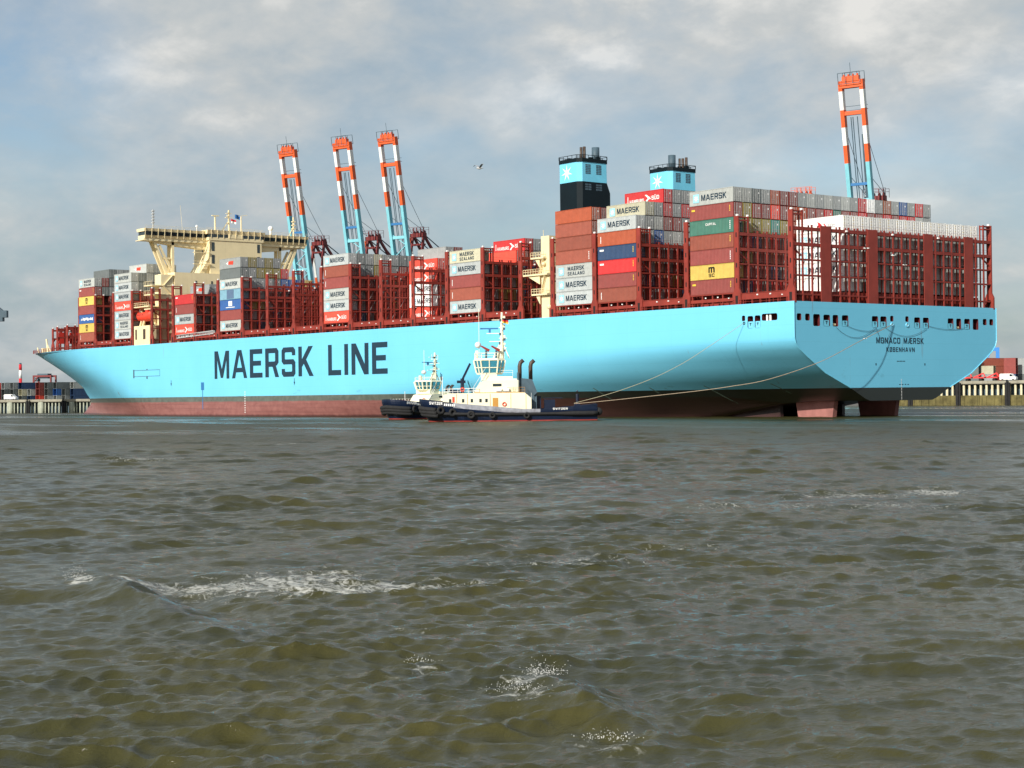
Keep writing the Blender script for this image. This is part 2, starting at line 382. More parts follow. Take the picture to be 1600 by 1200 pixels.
def text_add(mb, text, org, ex, ey, h, width=None, gap=.17, m=0):
    """flat lettering: org = lower left corner, ex / ey = unit vectors, h = height, width = total width"""
    runs = glyph_runs(text); tot = sum(r[1] for r in runs)+gap*(len(runs)-1)
    sx = (width/tot) if width else h
    ex, ey, org = Vector(ex), Vector(ey), Vector(org); x = 0
    def put(loops):
        tri = tessellate_polygon([[Vector((a, b, 0)) for a, b in lp] for lp in loops])
        flat = [q for lp in loops for q in lp]
        mb.add([org+ex*((x+a)*sx)+ey*(b*h) for a, b in flat], tri, m)
    for c, w, loops in runs:
        if loops: put(loops)
        if c == 'Ø':
            put([[(-.02,-.08),(.10,-.08),(.19,.07),(.12,.12),(.05,.04)]]); put([[(.82,1.08),(.70,1.08),(.61,.93),(.68,.88),(.75,.96)]])
            put([[(.24,.22),(.34,.22),(.56,.78),(.46,.78)]])
        if c == 'Ü':
            put([[(.12,1.08),(.12,1.25),(.30,1.25),(.30,1.08)]]); put([[(.48,1.08),(.48,1.25),(.66,1.25),(.66,1.08)]])
        x += w+gap
def star_add(mb, c, ex, ey, r, m=0, n=7, inner=.36, rot=0.0):
    c, ex, ey = Vector(c), Vector(ex), Vector(ey)
    vs = [c]
    for i in range(2*n):
        t = math.pi/2+rot+math.pi*i/n; q = r if i % 2 == 0 else r*inner
        vs.append(c+ex*(q*math.cos(t))+ey*(q*math.sin(t)))
    mb.add(vs, [(0, 1+i, 1+(i+1) % (2*n)) for i in range(2*n)], m)

# ------------------------------------------------------------------ WATER
def build_water():
    # one sheet of river water: rings round the viewpoint's foot, finer where the waves are near, reaching the horizon
    a_mid = math.atan2(Fv.y, Fv.x)
    fine = np.linspace(-R_(30), R_(30), 1250)
    coarse = np.linspace(R_(30), 2*math.pi-R_(30), 60)[1:-1]
    ang = np.concatenate([fine, coarse])+a_mid
    r = [5.0]
    while r[-1] < 520: r.append(r[-1]+max(.05, .0031*r[-1]))
    while r[-1] < 26000: r.append(r[-1]*1.12)
    r = np.array(r); na, nr = len(ang), len(r)
    RR, AA = np.meshgrid(r, ang, indexing='ij')
    x0 = CAM.x+RR*np.cos(AA); y0 = CAM.y+RR*np.sin(AA)
    cell = np.maximum(.05, .0031*RR)
    cell = np.where(np.abs(((AA-a_mid+np.pi) % (2*np.pi))-np.pi) > R_(30.5), RR*.09, cell)
    # slow patches of livelier and calmer water
    def lowf(scale, seed):
        q = np.random.RandomState(seed); s = np.zeros_like(x0)
        for i in range(7):
            th = q.rand()*6.283; k = 6.283/(scale*(.6+q.rand()*1.2)); s += np.sin(k*(x0*math.cos(th)+y0*math.sin(th))+q.rand()*6.28)
        return s/2.6
    gust = .92+.30*np.clip(lowf(26, 3), -1, 1)
    grp = .50+.85*np.clip(lowf(6, 8)+.25, 0, 1.3)**1.4
    calm = (.80-.35*np.clip((RR-150)/150, 0, 1))*(.68+.32*np.clip((RR-30)/35, 0, 1))
    amp_all = gust*calm
    zx = np.zeros_like(x0); zy = np.zeros_like(x0); zz = np.zeros_like(x0)
    wdir = math.atan2(-Fv.y, -Fv.x)+R_(14)      # waves run roughly towards the shore the viewer stands on
    q = np.random.RandomState(15)
    lam = np.exp(np.linspace(math.log(.22), math.log(7.5), 100))
    for i, L in enumerate(lam):
        k = 6.283/L
        spread = .8 if L < .6 else (.55 if L < 3 else .4)
        th = wdir+q.randn()*spread*.75
        steep = .125 if L < .6 else (.092 if L < 1.2 else (.056 if L < 2.4 else (.030 if L < 4 else .015)))
        A = steep*L/6.283*(.7+.6*q.rand())
        fade = np.clip((L/cell-2.0)/2.0, 0, 1)
        ph = k*(x0*math.cos(th)+y0*math.sin(th))+q.rand()*6.283
        if L > 1: ph = ph+.9*np.sin((x0*math.cos(th+1.4)+y0*math.sin(th+1.4))*k*.21+q.rand()*6.28)
        a = A*amp_all*fade*(grp if L > 1.7 else .80+.2*grp)
        zz += a*np.sin(ph); c = np.cos(ph)*a*(.7 if L < .6 else .95)
        zx += c*math.cos(th); zy += c*math.sin(th)
    # the breaking wash of a passing boat: two steep crests close to the viewer
    def crest(px, py, dirdeg, length, width, h, asym=.35):
        nonlocal zz
        p = at_z(px, py, 0); d = R_(dirdeg)+a_mid
        ux, uy = math.cos(d), math.sin(d)
        s = (x0-p.x)*ux+(y0-p.y)*uy; t = -(x0-p.x)*uy+(y0-p.y)*ux
        t = t+.10*s*s*.15+.12*np.sin(s*2.1)
        prof = np.exp(-np.abs(t/width)**1.35)-.6*np.exp(-((t+width*2.0)/(width*1.2))**2)
        zz += h*np.exp(-(s/length)**2)*prof
    crest(200, 940, 23, 4.6, .75, .44)
    crest(60, 930, -70, 2.6, .5, .16)
    crest(905, 1105, 14, 3.4, .6, .25)
    crest(700, 1060, -60, 1.6, .5, .12)
    v = np.stack([x0+zx, y0+zy, zz], -1).reshape(-1, 3)
    v = np.concatenate([v, [[CAM.x, CAM.y, 0]]])
    I = np.arange((nr-1)*na).reshape(nr-1, na)
    J = np.roll(I, -1, axis=1)
    quads = np.stack([I, I+na, J+na, J], -1).reshape(-1, 4)
    me = bpy.data.meshes.new('river_water')
    me.vertices.add(len(v)); me.vertices.foreach_set('co', v.astype(np.float32).ravel())
    me.loops.add(quads.size); me.loops.foreach_set('vertex_index', quads.astype(np.int32).ravel())
    me.polygons.add(len(quads)); me.polygons.foreach_set('loop_start', np.arange(0, quads.size, 4, dtype=np.int32))
    me.polygons.foreach_set('loop_total', np.full(len(quads), 4, dtype=np.int32))
    me.polygons.foreach_set('use_smooth', np.ones(len(quads), dtype=bool))
    me.update(calc_edges=True)
    m = bpy.data.materials.new('muddy_river_water'); m.use_nodes = True
    n, l = m.node_tree.nodes, m.node_tree.links
    p = n['Principled BSDF']; p.inputs['IOR'].default_value = 1.333; p.inputs['Specular IOR Level'].default_value = .5
    t = n.new('ShaderNodeTexCoord'); geo = n.new('ShaderNodeNewGeometry')
    def mth(op, a, b=None, clamp=False):
        k = n.new('ShaderNodeMath'); k.operation = op; k.use_clamp = clamp
        for i, w in enumerate((a, b)):
            if w is None: continue
            if isinstance(w, (int, float)): k.inputs[i].default_value = w
            else: l.new(w, k.inputs[i])
        return k.outputs[0]
    def noise(sc, det, rough=.6, mscale=(1,1,1), rot=0.0, dist=0.0):
        mp = n.new('ShaderNodeMapping'); mp.inputs['Scale'].default_value = mscale; mp.inputs['Rotation'].default_value = (0,0,rot)
        l.new(t.outputs['Object'], mp.inputs[0])
        k = n.new('ShaderNodeTexNoise'); k.inputs['Scale'].default_value = sc; k.inputs['Detail'].default_value = det
        k.inputs['Roughness'].default_value = rough; k.inputs['Distortion'].default_value = dist; l.new(mp.outputs[0], k.inputs['Vector'])
        return k.outputs['Fac']
    def mr(f, a, b, c, d):
        k = n.new('ShaderNodeMapRange'); l.new(f, k.inputs[0])
        for i, w in enumerate((a, b, c, d)): k.inputs[i+1].default_value = w
        return k.outputs[0]
    s = n.new('ShaderNodeSeparateXYZ'); l.new(t.outputs['Object'], s.inputs[0])
    dx = mth('SUBTRACT', s.outputs[0], CAM.x); dy = mth('SUBTRACT', s.outputs[1], CAM.y)
    dist = mth('SQRT', mth('ADD', mth('MULTIPLY', dx, dx), mth('MULTIPLY', dy, dy)))
    am_ = math.atan2(Rv.y, Rv.x)
    # foam patches where the wash broke: soft ovals at fixed places, eaten by noise
    spots = [(122, 910, .30, .7, 20, .9), (150, 915, 1.1, .9, 0, .5), (260, 913, 1.9, 1.1, 5, .62), (370, 916, 1.6, 1.0, 5, .62), (470, 902, 2.0, 1.9, 10, .80), (570, 917, 2.2, 1.3, 8, .66), (700, 909, 1.9, .9, 14, .55), (480, 925, 3.0, 1.3, 8, .5),
             (845, 1066, .42, .7, 25, 1.0), (815, 1090, .6, 1.2, 25, .55), (660, 1046, .5, .5, 20, .7), (940, 1168, .5, .7, 30, .5), (1460, 769, 1.3, 2.4, 8, 1.15), (1330, 775, 3.2, 2.0, 6, .75), (640, 985, .5, .5, 0, .3),
             (1400, 790, 3.0, 2.4, 5, .45), (440, 694, 4.5, 5.0, 0, .62), (215, 718, 3.6, 4.2, 4, .75), (1180, 790, 4.0, 2.6, 10, .52), (1040, 855, 2.4, 1.5, 10, .42), (880, 878, 3.2, 1.3, 14, .55), (760, 668, 26, 12.0, 0, .45), (790, 659, 17, 1.6, 0, .9), (930, 655, 4, 3, 0, .9)]
    tot = None
    am = math.degrees(math.atan2(Rv.y, Rv.x))
    for px, py, la, lb, rot, amp in spots:
        c = at_z(px, py, 0); th = R_(am+rot)
        ax = mth('SUBTRACT', s.outputs[0], c.x); ay = mth('SUBTRACT', s.outputs[1], c.y)
        uu = mth('ADD', mth('MULTIPLY', ax, math.cos(th)/la), mth('MULTIPLY', ay, math.sin(th)/la))
        vv = mth('ADD', mth('MULTIPLY', ax, -math.sin(th)/lb), mth('MULTIPLY', ay, math.cos(th)/lb))
        e = mth('MULTIPLY', mth('EXPONENT', mth('MULTIPLY', mth('ADD', mth('MULTIPLY', uu, uu), mth('MULTIPLY', vv, vv)), -1.0)), amp)
        tot = e if tot is None else mth('ADD', tot, e)
    fn = noise(2.3, 10, .70, (1, 1, 1), 0.0, 1.8); fn2 = noise(16, 6, .7, dist=.5)
    thr = mth('ADD', mr(fn, .36, .62, .08, 1.15), mr(fn2, .3, .7, -.15, .15))
    foam = mr(mth('SUBTRACT', mth('MINIMUM', tot, .86), thr), -.10, .62, 0, .78)
    foam = mth('MULTIPLY', foam, mr(tot, .03, .2, 0, 1))
    # crests catch a little more silt
    big = noise(.12, 4)
    col = n.new('ShaderNodeMix'); col.data_type = 'RGBA'
    l.new(mr(big, .35, .65, 0, 1), col.inputs[0]); col.inputs[6].default_value = (.035, .036, .014, 1); col.inputs[7].default_value = (.056, .051, .015, 1)
    c2 = n.new('ShaderNodeMix'); c2.data_type = 'RGBA'; l.new(foam, c2.inputs[0]); l.new(col.outputs[2], c2.inputs[6]); c2.inputs[7].default_value = (.62, .62, .58, 1)
    l.new(c2.outputs[2], p.inputs['Base Color'])
    slick = mth('MULTIPLY', mr(noise(.035, 4, .6, (.30, 1, 1), -am_), .50, .60, 0, 1), mr(dist, 200, 290, 0, 1))
    far = mth('SUBTRACT', mr(dist, 40, 240, .085, .40), mth('MULTIPLY', slick, .30))
    rg = n.new('ShaderNodeMix'); rg.data_type = 'FLOAT'; l.new(foam, rg.inputs[0]); l.new(far, rg.inputs[2]); rg.inputs[3].default_value = .7
    l.new(rg.outputs[0], p.inputs['Roughness'])
    # ripples too small for the mesh
    wr = wdir
    b1_ = noise(8.5, 5, .66, (1, .42, 1), -wr, .3); b4_ = noise(3.2, 6, .68, (1, .45, 1), -wr+.35, .4); b2_ = noise(1.1, 5, .62, (1, .4, 1), -wr-.3); b3_ = noise(.30, 5, .6, (1, .4, 1), -wr+.2)
    h = mth('ADD', mth('ADD', mth('MULTIPLY', b4_, mr(dist, 25, 200, .045, .06)), mth('MULTIPLY', b1_, mr(dist, 25, 140, .022, .03))), mth('ADD', mth('MULTIPLY', b2_, mth('MULTIPLY', mr(dist, 30, 160, .02, .34), mr(slick, 0, 1, 1, .25))), mth('MULTIPLY', b3_, mth('MULTIPLY', mr(dist, 90, 300, 0, .7), mr(slick, 0, 1, 1, .12)))))
    bp = n.new('ShaderNodeBump'); bp.inputs['Strength'].default_value = 1.0; bp.inputs['Distance'].default_value = 1.0
    l.new(h, bp.inputs['Height']); l.new(bp.outputs[0], p.inputs['Normal'])
    me.materials.append(m)
    o = link('water', me, kind='structure')
    # spray thrown off the breaking crests
    sp = MB()
    for (px, py, n_, sx, sz, seed) in [(118, 912, 220, .16, .16, 1), (850, 1066, 260, .18, .10, 2), (810, 1090, 160, .22, .06, 3), (950, 1170, 130, .22, .06, 4), (655, 1045, 60, .16, .04, 5), (1465, 768, 40, .5, .10, 6)]:
        q = random.Random(seed); c = at_z(px, py, 0)
        for i in range(n_):
            a = q.gauss(0, sx); b = q.gauss(0, sx*.4); rr = q.uniform(.002, .007)
            P = (c.x+Rv.x*a+Fv.x*b, c.y+Rv.y*a+Fv.y*b, .12+abs(q.gauss(0, sz)))
            sp.ball(P, rr, 5, 3)
    sp.build('spray', M_white, kind='stuff', label='white droplets of spray over the breaking crests near the shore')
build_water()

# ------------------------------------------------------------------ CONTAINER SHIP
ship = link('container_ship', None, label='huge pale blue container ship with dark side lettering, its stern to the right', cat='container ship')
ZD = 20.95
BEAM = 58.6
def zdeck(X): return ZD + (1.35*((X-325)/75)**2 if X > 325 else 0)
OT = [(-4,27),(0,24.5),(3.0,20.3),(3.4,19),(5.3,15.05),(8.1,8.15),(11,3.45),(12.3,1.5),(13.5,.32),(14.5,0),(30,0)]
def interp(tb, z):
    if z <= tb[0][0]: return tb[0][1]
    for (a, b), (c, d) in zip(tb, tb[1:]):
        if z <= c: return b+(d-b)*(z-a)/(c-a)
    return tb[-1][1]
STEM = [(-4,366),(-1,365),(0,361.5),(1.6,357.6),(4,357.0),(5.2,357.5),(6.5,359.3),(9.7,363.5),(11.4,368.3),(15.45,379.2),(20,392.7),(22.4,399.5)]
def offset(X, z):
    o = 0
    Lz = 60+max(0, (14.5-z))*8.5
    if X < Lz and z < 14.5:
        s = 1-X/Lz; o = interp(OT, z)*(s**1.55)
    xs = interp(STEM, z); k = min(max(z, 0), 22)/22
    xe = 250+k*48
    if X > xe:
        s = min(1, (X-xe)/(xs-xe)); mm = 1.12+1.15*k**1.6
        o = max(o, 29.3*s**mm)
        if z < 3: o = min(o, 29.3-2.6*max(0, min(1, (xs-X)/3))**.5)
    return min(o, 29.3)
def zbot(X): return max(-4, 3.0 if X < 17 else 3.0-.16*(X-17))
def build_hull():
    xs = [0,1,13.6,20,28,36,45,55,66,78,92,108,125,145,170,200,230,255,265,275,285,295,303,311,319,327,335,342,349,355,359,363,368,373,378,383,388,392,395.5,398,399.5]
    sv = [0, 1, 2, 3, 4, 5, 6, 7, 8, 9, 10, 11, 12, 13, 14]
    mb = MB(); n = None
    P = []
    for X in xs:
        zt = zdeck(X); zb = zbot(X)
        zl = [zt, 19.35, 16.35, 14.5, 13.5, 12.3, 11, 9.5, 8.1, 6.7, 5.42, 4.2, 3.3]
        zl = [max(z, zb+.001*i) for i, z in enumerate(reversed(zl))][::-1]
        zl += [zb+(3.3-zb)*.66 if zb < 3.2 else zb, zb+(3.3-zb)*.33 if zb < 3.2 else zb, zb]
        row = []
        for z in zl:
            Xc = min(X, interp(STEM, z)-.02*0)
            row.append((-Xc, offset(Xc, z), z))
        row.append((-min(X, interp(STEM, zb)), 29.3, zb))
        P.append(row)
    nn = len(P[0]); mb2 = MB()
    for side in (0, 1):
        b = len(mb.v)
        for row in P:
            for (x, y, z) in row: mb.v.append((x, y if side == 0 else BEAM-y, z))
        for i in range(len(xs)-1):
            for j in range(nn-1):
                if side == 0 and i == 1 and j == 1: continue      # the mooring deck openings are a panel of their own
                a = b+i*nn+j; mb.f.append((a, a+1, a+nn+1, a+nn)); mb.m.append(0)
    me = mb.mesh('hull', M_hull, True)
    bm = bmesh.new(); bm.from_mesh(me); bmesh.ops.remove_doubles(bm, verts=bm.verts, dist=.004)
    bmesh.ops.dissolve_degenerate(bm, dist=.003, edges=bm.edges); bmesh.ops.recalc_face_normals(bm, faces=bm.faces)
    bm.to_mesh(me); bm.free()
    hull = link('hull', me, ship)
    # deck sheet
    dk = MB(); L = []
    for X in xs:
        o = offset(X, zdeck(X)); L.append((-X, o+.05, zdeck(X)-.35))
    pts = L+[(x, BEAM-y, z) for x, y, z in reversed(L)]
    for i in range(len(L)-1):
        a, b_, = L[i], L[i+1]
        dk.add([a, b_, (b_[0], BEAM-b_[1], b_[2]), (a[0], BEAM-a[1], a[2])], [(0,1,2,3)])
    dk.build('main_deck', M_dkred, ship)
    return hull
hull = build_hull()

def panel_holes(mb, org, ex, ey, w, h, holes, depth, nrm, round_=()):
    """flat panel w x h with rectangular holes [(x0,x1,y0,y1)], each with a recess going -nrm*depth; m0 panel, m1 inside"""
    org, ex, ey, nrm = map(Vector, (org, ex, ey, nrm))
    xs = sorted({0, w, *[v for q in holes for v in q[:2]]}); ys = sorted({0, h, *[v for q in holes for v in q[2:4]]})
    for i in range(len(xs)-1):
        for j in range(len(ys)-1):
            cx, cy = (xs[i]+xs[i+1])/2, (ys[j]+ys[j+1])/2
            if any(q[0] < cx < q[1] and q[2] < cy < q[3] for q in holes): continue
            c = [(xs[i],ys[j]),(xs[i+1],ys[j]),(xs[i+1],ys[j+1]),(xs[i],ys[j+1])]
            mb.add([org+ex*a+ey*b for a, b in c], [(0,1,2,3)], 0)
    for q in holes:
        c = [(q[0],q[2]),(q[1],q[2]),(q[1],q[3]),(q[0],q[3])]
        A = [org+ex*a+ey*b for a, b in c]; B = [p-nrm*depth for p in A]
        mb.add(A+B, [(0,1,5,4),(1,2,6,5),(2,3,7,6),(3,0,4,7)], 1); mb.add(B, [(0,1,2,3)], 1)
        # rounded coaming corners
        k = min(.28, (q[1]-q[0])*.25)
        for (a, b), (sa, sb) in zip(c, ((1,1),(-1,1),(-1,-1),(1,-1))):
            mb.add([org+ex*a+ey*b+nrm*.004, org+ex*(a+sa*k)+ey*b+nrm*.004, org+ex*(a+sa*k*.3)+ey*(b+sb*k*.3)+nrm*.004, org+ex*a+ey*(b+sb*k)+nrm*.004], [(0,1,2,3)], 0)

def build_transom():
    mb = MB()
    Zs = [(3.0,20.3),(3.4,19),(4.2,17.3),(5.42,14.8),(6.7,11.7),(8.1,8.15),(9.5,5.8),(11,3.45),(12.3,1.5),(13.5,.32),(14.5,0),(16.35,0)]
    for (z0, o0), (z1, o1) in zip(Zs, Zs[1:]):
        mb.add([(0,o0,z0),(0,BEAM-o0,z0),(0,BEAM-o1,z1),(0,o1,z1)], [(0,1,2,3)], 0)
    mb.add([(0,0,19.35),(0,BEAM,19.35),(0,BEAM,ZD),(0,0,ZD)], [(0,1,2,3)], 0)
    hs = []; c = []
    for y, kind in [(1.3,'s'),(3.5,'s'),(5.9,'b'),(8.6,'c'),(10.95,'w'),(13.6,'c'),(21.9,'c'),(24.3,'c'),(26.7,'r'),(31.1,'r'),(34.1,'c'),(36.7,'c'),(44.2,'c'),(46.7,'w'),(49.3,'c'),(52.0,'b'),(54.9,'s'),(57.0,'s')]:
        w, z0, z1 = {'s': (1.2, 1.15, 2.4), 'b': (1.8, .2, 2.35), 'c': (1.75, .2, 2.3), 'w': (1.5, .2, 2.3), 'r': (.95, 1.4, 2.45)}[kind]
        hs.append((y-w/2, y+w/2, z0, z1)); c.append((y, kind, w, z0))
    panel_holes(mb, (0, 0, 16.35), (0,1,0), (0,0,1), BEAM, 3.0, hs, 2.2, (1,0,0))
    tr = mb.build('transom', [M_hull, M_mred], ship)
    for y, kind, w, z0 in c:
        if kind == 'c':
            b = MB(); b.box(-.7, -.06, y-w/2+.2, y+w/2-.2, 16.6, 17.65, 0)
            b.box(-.058, -.02, y-.24, y+.24, 17.35, 17.5, 1); b.box(-.058, -.02, y-.07, y+.07, 16.95, 17.35, 1)
            b.build('fairlead_cover', [M_pblue, M_text], tr)
        elif kind == 'w':
            b = MB(); b.tube([(-.5, y-.35, 16.9), (-.5, y+.35, 16.9)], .28, 10, 0); b.build('fairlead_roller', M_cream, tr)
        elif kind == 'b':
            b = MB(); b.tube([(-.6, y-.3, 16.5), (-.6, y-.3, 18.6)], .16, 8, 0); b.tube([(-.9, y+.3, 16.5), (-.9, y+.3, 18.0)], .2, 8, 0); b.build('roller_post', M_mred, tr)
        elif kind == 'r':
            b = MB(); b.torus((.05, y, 17.15), (1,0,0), .33, .10, 14, 6, 0); b.tube([(.02, y, 17.15), (-.3, y, 17.15)], .24, 10, 1); b.build('panama_lead', [M_pblue, M_white], tr)
    t = MB(); text_add(t, 'MONACO MÆRSK', (.035, 22.15, 13.62), (0,1,0), (0,0,1), 1.12, 13.75, .22)
    t.build('ship_name', M_text, tr)
    t = MB(); text_add(t, 'KØBENHAVN', (.035, 25.0, 12.08), (0,1,0), (0,0,1), .86, 8.2, .26)
    t.build('home_port', M_text, tr)
    t = MB()
    for k in range(6): t.box(.02, .03, 28.0+k*.42, 28.25+k*.42, 10.25, 10.42)
    for k in range(4): t.box(.02, .03, 28.6+k*.8, 28.95+k*.8, 5.9, 6.05)
    for y in (22.0, 36.2): t.box(.02, .03, y-.12, y+.12, 9.55, 9.95)
    t.build('transom_mark', M_text, tr)
    t = MB()
    for k in range(14): t.box(.02, .03, 29.15, 29.35, 3.2+k*.28, 3.33+k*.28)
    t.build('draught_mark', M_white, tr)
    # stern corner plate edge, catching light
    e = MB(); e2 = MB(); e.tube([(0.02, 0.0, ZD), (0.02, 0.0, 14.5), (0.02, .32, 13.5), (0.02,1.5,12.3), (0.02, 3.45, 11), (.02, 8.15, 8.1), (.02, 14.8, 5.42)], .10, 6)
    e2.tube([(0.02, BEAM-y, z) for y, z in ((0,ZD),(0,14.5),(.32,13.5),(1.5,12.3),(3.45,11),(8.15,8.1),(14.8,5.42))], .10, 6)
    e.build('corner_edge', M_pblue, tr); e2.build('corner_edge', M_pblue, tr)
    # port side mooring deck openings
    s = MB(); O = -13.6
    H = [(-12.75, -11.95, 1.5, 2.5), (-11.35, -9.95, .1, 2.35), (-9.55, -8.15, .1, 2.4), (-7.8, -4.0, 1.35, 2.6)]
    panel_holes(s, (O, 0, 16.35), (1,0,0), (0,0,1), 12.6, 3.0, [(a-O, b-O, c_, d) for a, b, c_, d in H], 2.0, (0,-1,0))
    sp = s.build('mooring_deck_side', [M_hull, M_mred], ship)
    for x in (-10.65, -8.85):
        b = MB(); b.box(x-.58, x+.58, .06, .7, 16.5, 17.7, 0); b.box(x-.22, x+.22, .02, .058, 17.3, 17.45, 1); b.box(x-.07, x+.07, .02, .058, 16.95, 17.3, 1)
        b.build('fairlead_cover', [M_pblue, M_text], sp)
    b = MB(); b.tube([(-7.0, .6, 17.7), (-7.0, .6, 18.9)], .22, 8); b.tube([(-6.2, .6, 17.7), (-6.2, .6, 18.9)], .22, 8); b.build('roller_post', M_white, sp)
    b = MB(); b.torus((-12.2, -.03, 17.45), (0,1,0), .22, .08, 12, 6); b.build('rope_hole', M_black, sp)
build_transom()

# big side lettering
_w = lambda q: sum(r[1] for r in glyph_runs(q))+.17*(len(q)-1)
_k = 84.4/_w('MAERSK LINE')
t = MB(); text_add(t, 'MAERSK', (-212.6, -.05, 10.25), (1,0,0), (0,0,1), 7.55, _w('MAERSK')*_k, .17); t.build('side_lettering', M_text, hull)
t = MB(); text_add(t, 'LINE', (-212.6+84.4-_w('LINE')*_k, -.05, 10.25), (1,0,0), (0,0,1), 7.55, _w('LINE')*_k, .17); t.build('side_lettering', M_text, hull)
# small marks on the side plating
t = MB()
def frame(mb, x0, x1, z0, z1, w=.12, y=-.04):
    mb.box(x0, x1, y, y+.02, z1-w, z1); mb.box(x0, x1, y, y+.02, z0, z0+w); mb.box(x0, x0+w, y, y+.02, z0+w, z1-w); mb.box(x1-w, x1, y, y+.02, z0+w, z1-w)
frame(t, -262.0, -245.4, 11.6, 13.5)
t.box(-262.6, -261.9, -.06, -.03, 11.2, 13.7); t.box(-254.0, -253.2, -.06, -.03, 10.9, 11.55); t.box(-253.9, -253.3, -.06, -.03, 13.5, 13.8)
t.build('pilot_door_outline', M_tdark, hull)
t = MB(); t.box(-220.4, -218.8, -.08, -.03, 7.3, 9.4); t.box(-219.75, -219.45, -.05, -.03, 2.0, 7.3); t.build('draught_board', M_cblue, hull)
t = MB()
for x, z in ((-170.6, 8.9), (-106.5, 8.9), (-238.4, 9.4), (-106.9, 9.2)):
    t.add([(x-.35,-.04,z),(x+.35,-.04,z),(x,-.04,z-.9)], [(0,1,2)]); t.box(x-.1, x+.1, -.045, -.035, z, z+.9)
t.build('tug_push_mark', M_text, hull)
t = MB()
for k in range(10): t.box(-196.2, -195.8, -.04, -.02, 1.0+k*.6, 1.25+k*.6)
t.build('draught_mark', M_white, hull)
# fender streaks near the stern: rusty diagonal stains left by tug fenders, thin proud scuff strips
for x, z, L in ((-60.5, 6.1, 3.2), (-45.5, 6.0, 1.4), (-31.5, 6.2, 5.5), (-15.5, 6.4, 3.0), (-91.0, 6.4, 1.6)):
    pass
M_rust = mat('rust_scuff', (.14, .20, .16), .8, .5, 2.5)
for x, z, L in ((-60.5, 6.1, 3.2), (-45.5, 6.0, 1.4), (-31.5, 6.2, 4.5), (-15.5, 6.4, 2.4), (-91.0, 6.4, 1.6)):
    t = MB(); k_ = 5
    for i in range(k_):
        a, b_ = i/k_, (i+1)/k_
        P = [(x+L*.55*q, z-L*.8*q) for q in (a, b_)]
        t.add([(P[0][0], offset(-P[0][0], P[0][1])-.03, P[0][1]), (P[0][0]+.35, offset(-P[0][0]-.35, P[0][1])-.03, P[0][1]), (P[1][0]+.35, offset(-P[1][0]-.35, P[1][1])-.03, P[1][1]), (P[1][0], offset(-P[1][0], P[1][1])-.03, P[1][1])], [(0,1,2,3)])
    t.build('fender_scuff', M_rust, hull)
M_rud = mat('rudder_pink_red', (.34, .14, .125), .6, .2, .5, streak=.4, dirt=(.2,.07,.06))
# bulbous bow hint is in the hull; skegs and rudders under the stern
for yc in (20.3, 38.3):
    b = MB()
    xs_ = [(-22, .5), (-30, 1.5), (-45, 3.2), (-62, 5.0)]
    rows = []
    for x, w in xs_: rows.append([(x, yc-w, -4), (x, yc+w, -4), (x, yc+w*.8, zbot(-x)+.3), (x, yc-w*.8, zbot(-x)+.3)])
    for r0, r1 in zip(rows, rows[1:]): b.add(r0+r1, [(0,1,5,4),(1,2,6,5),(3,0,4,7)])
    b.add(rows[0], [(0,1,2,3)])
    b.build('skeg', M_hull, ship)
    b = MB()
    b.prism([(-17.9, 3.0), (-8.2, 3.1), (-9.0, -2.0), (-16.9, -2.0)], 1, yc-.55, yc+.55)
    b.build('rudder', M_rud, ship)

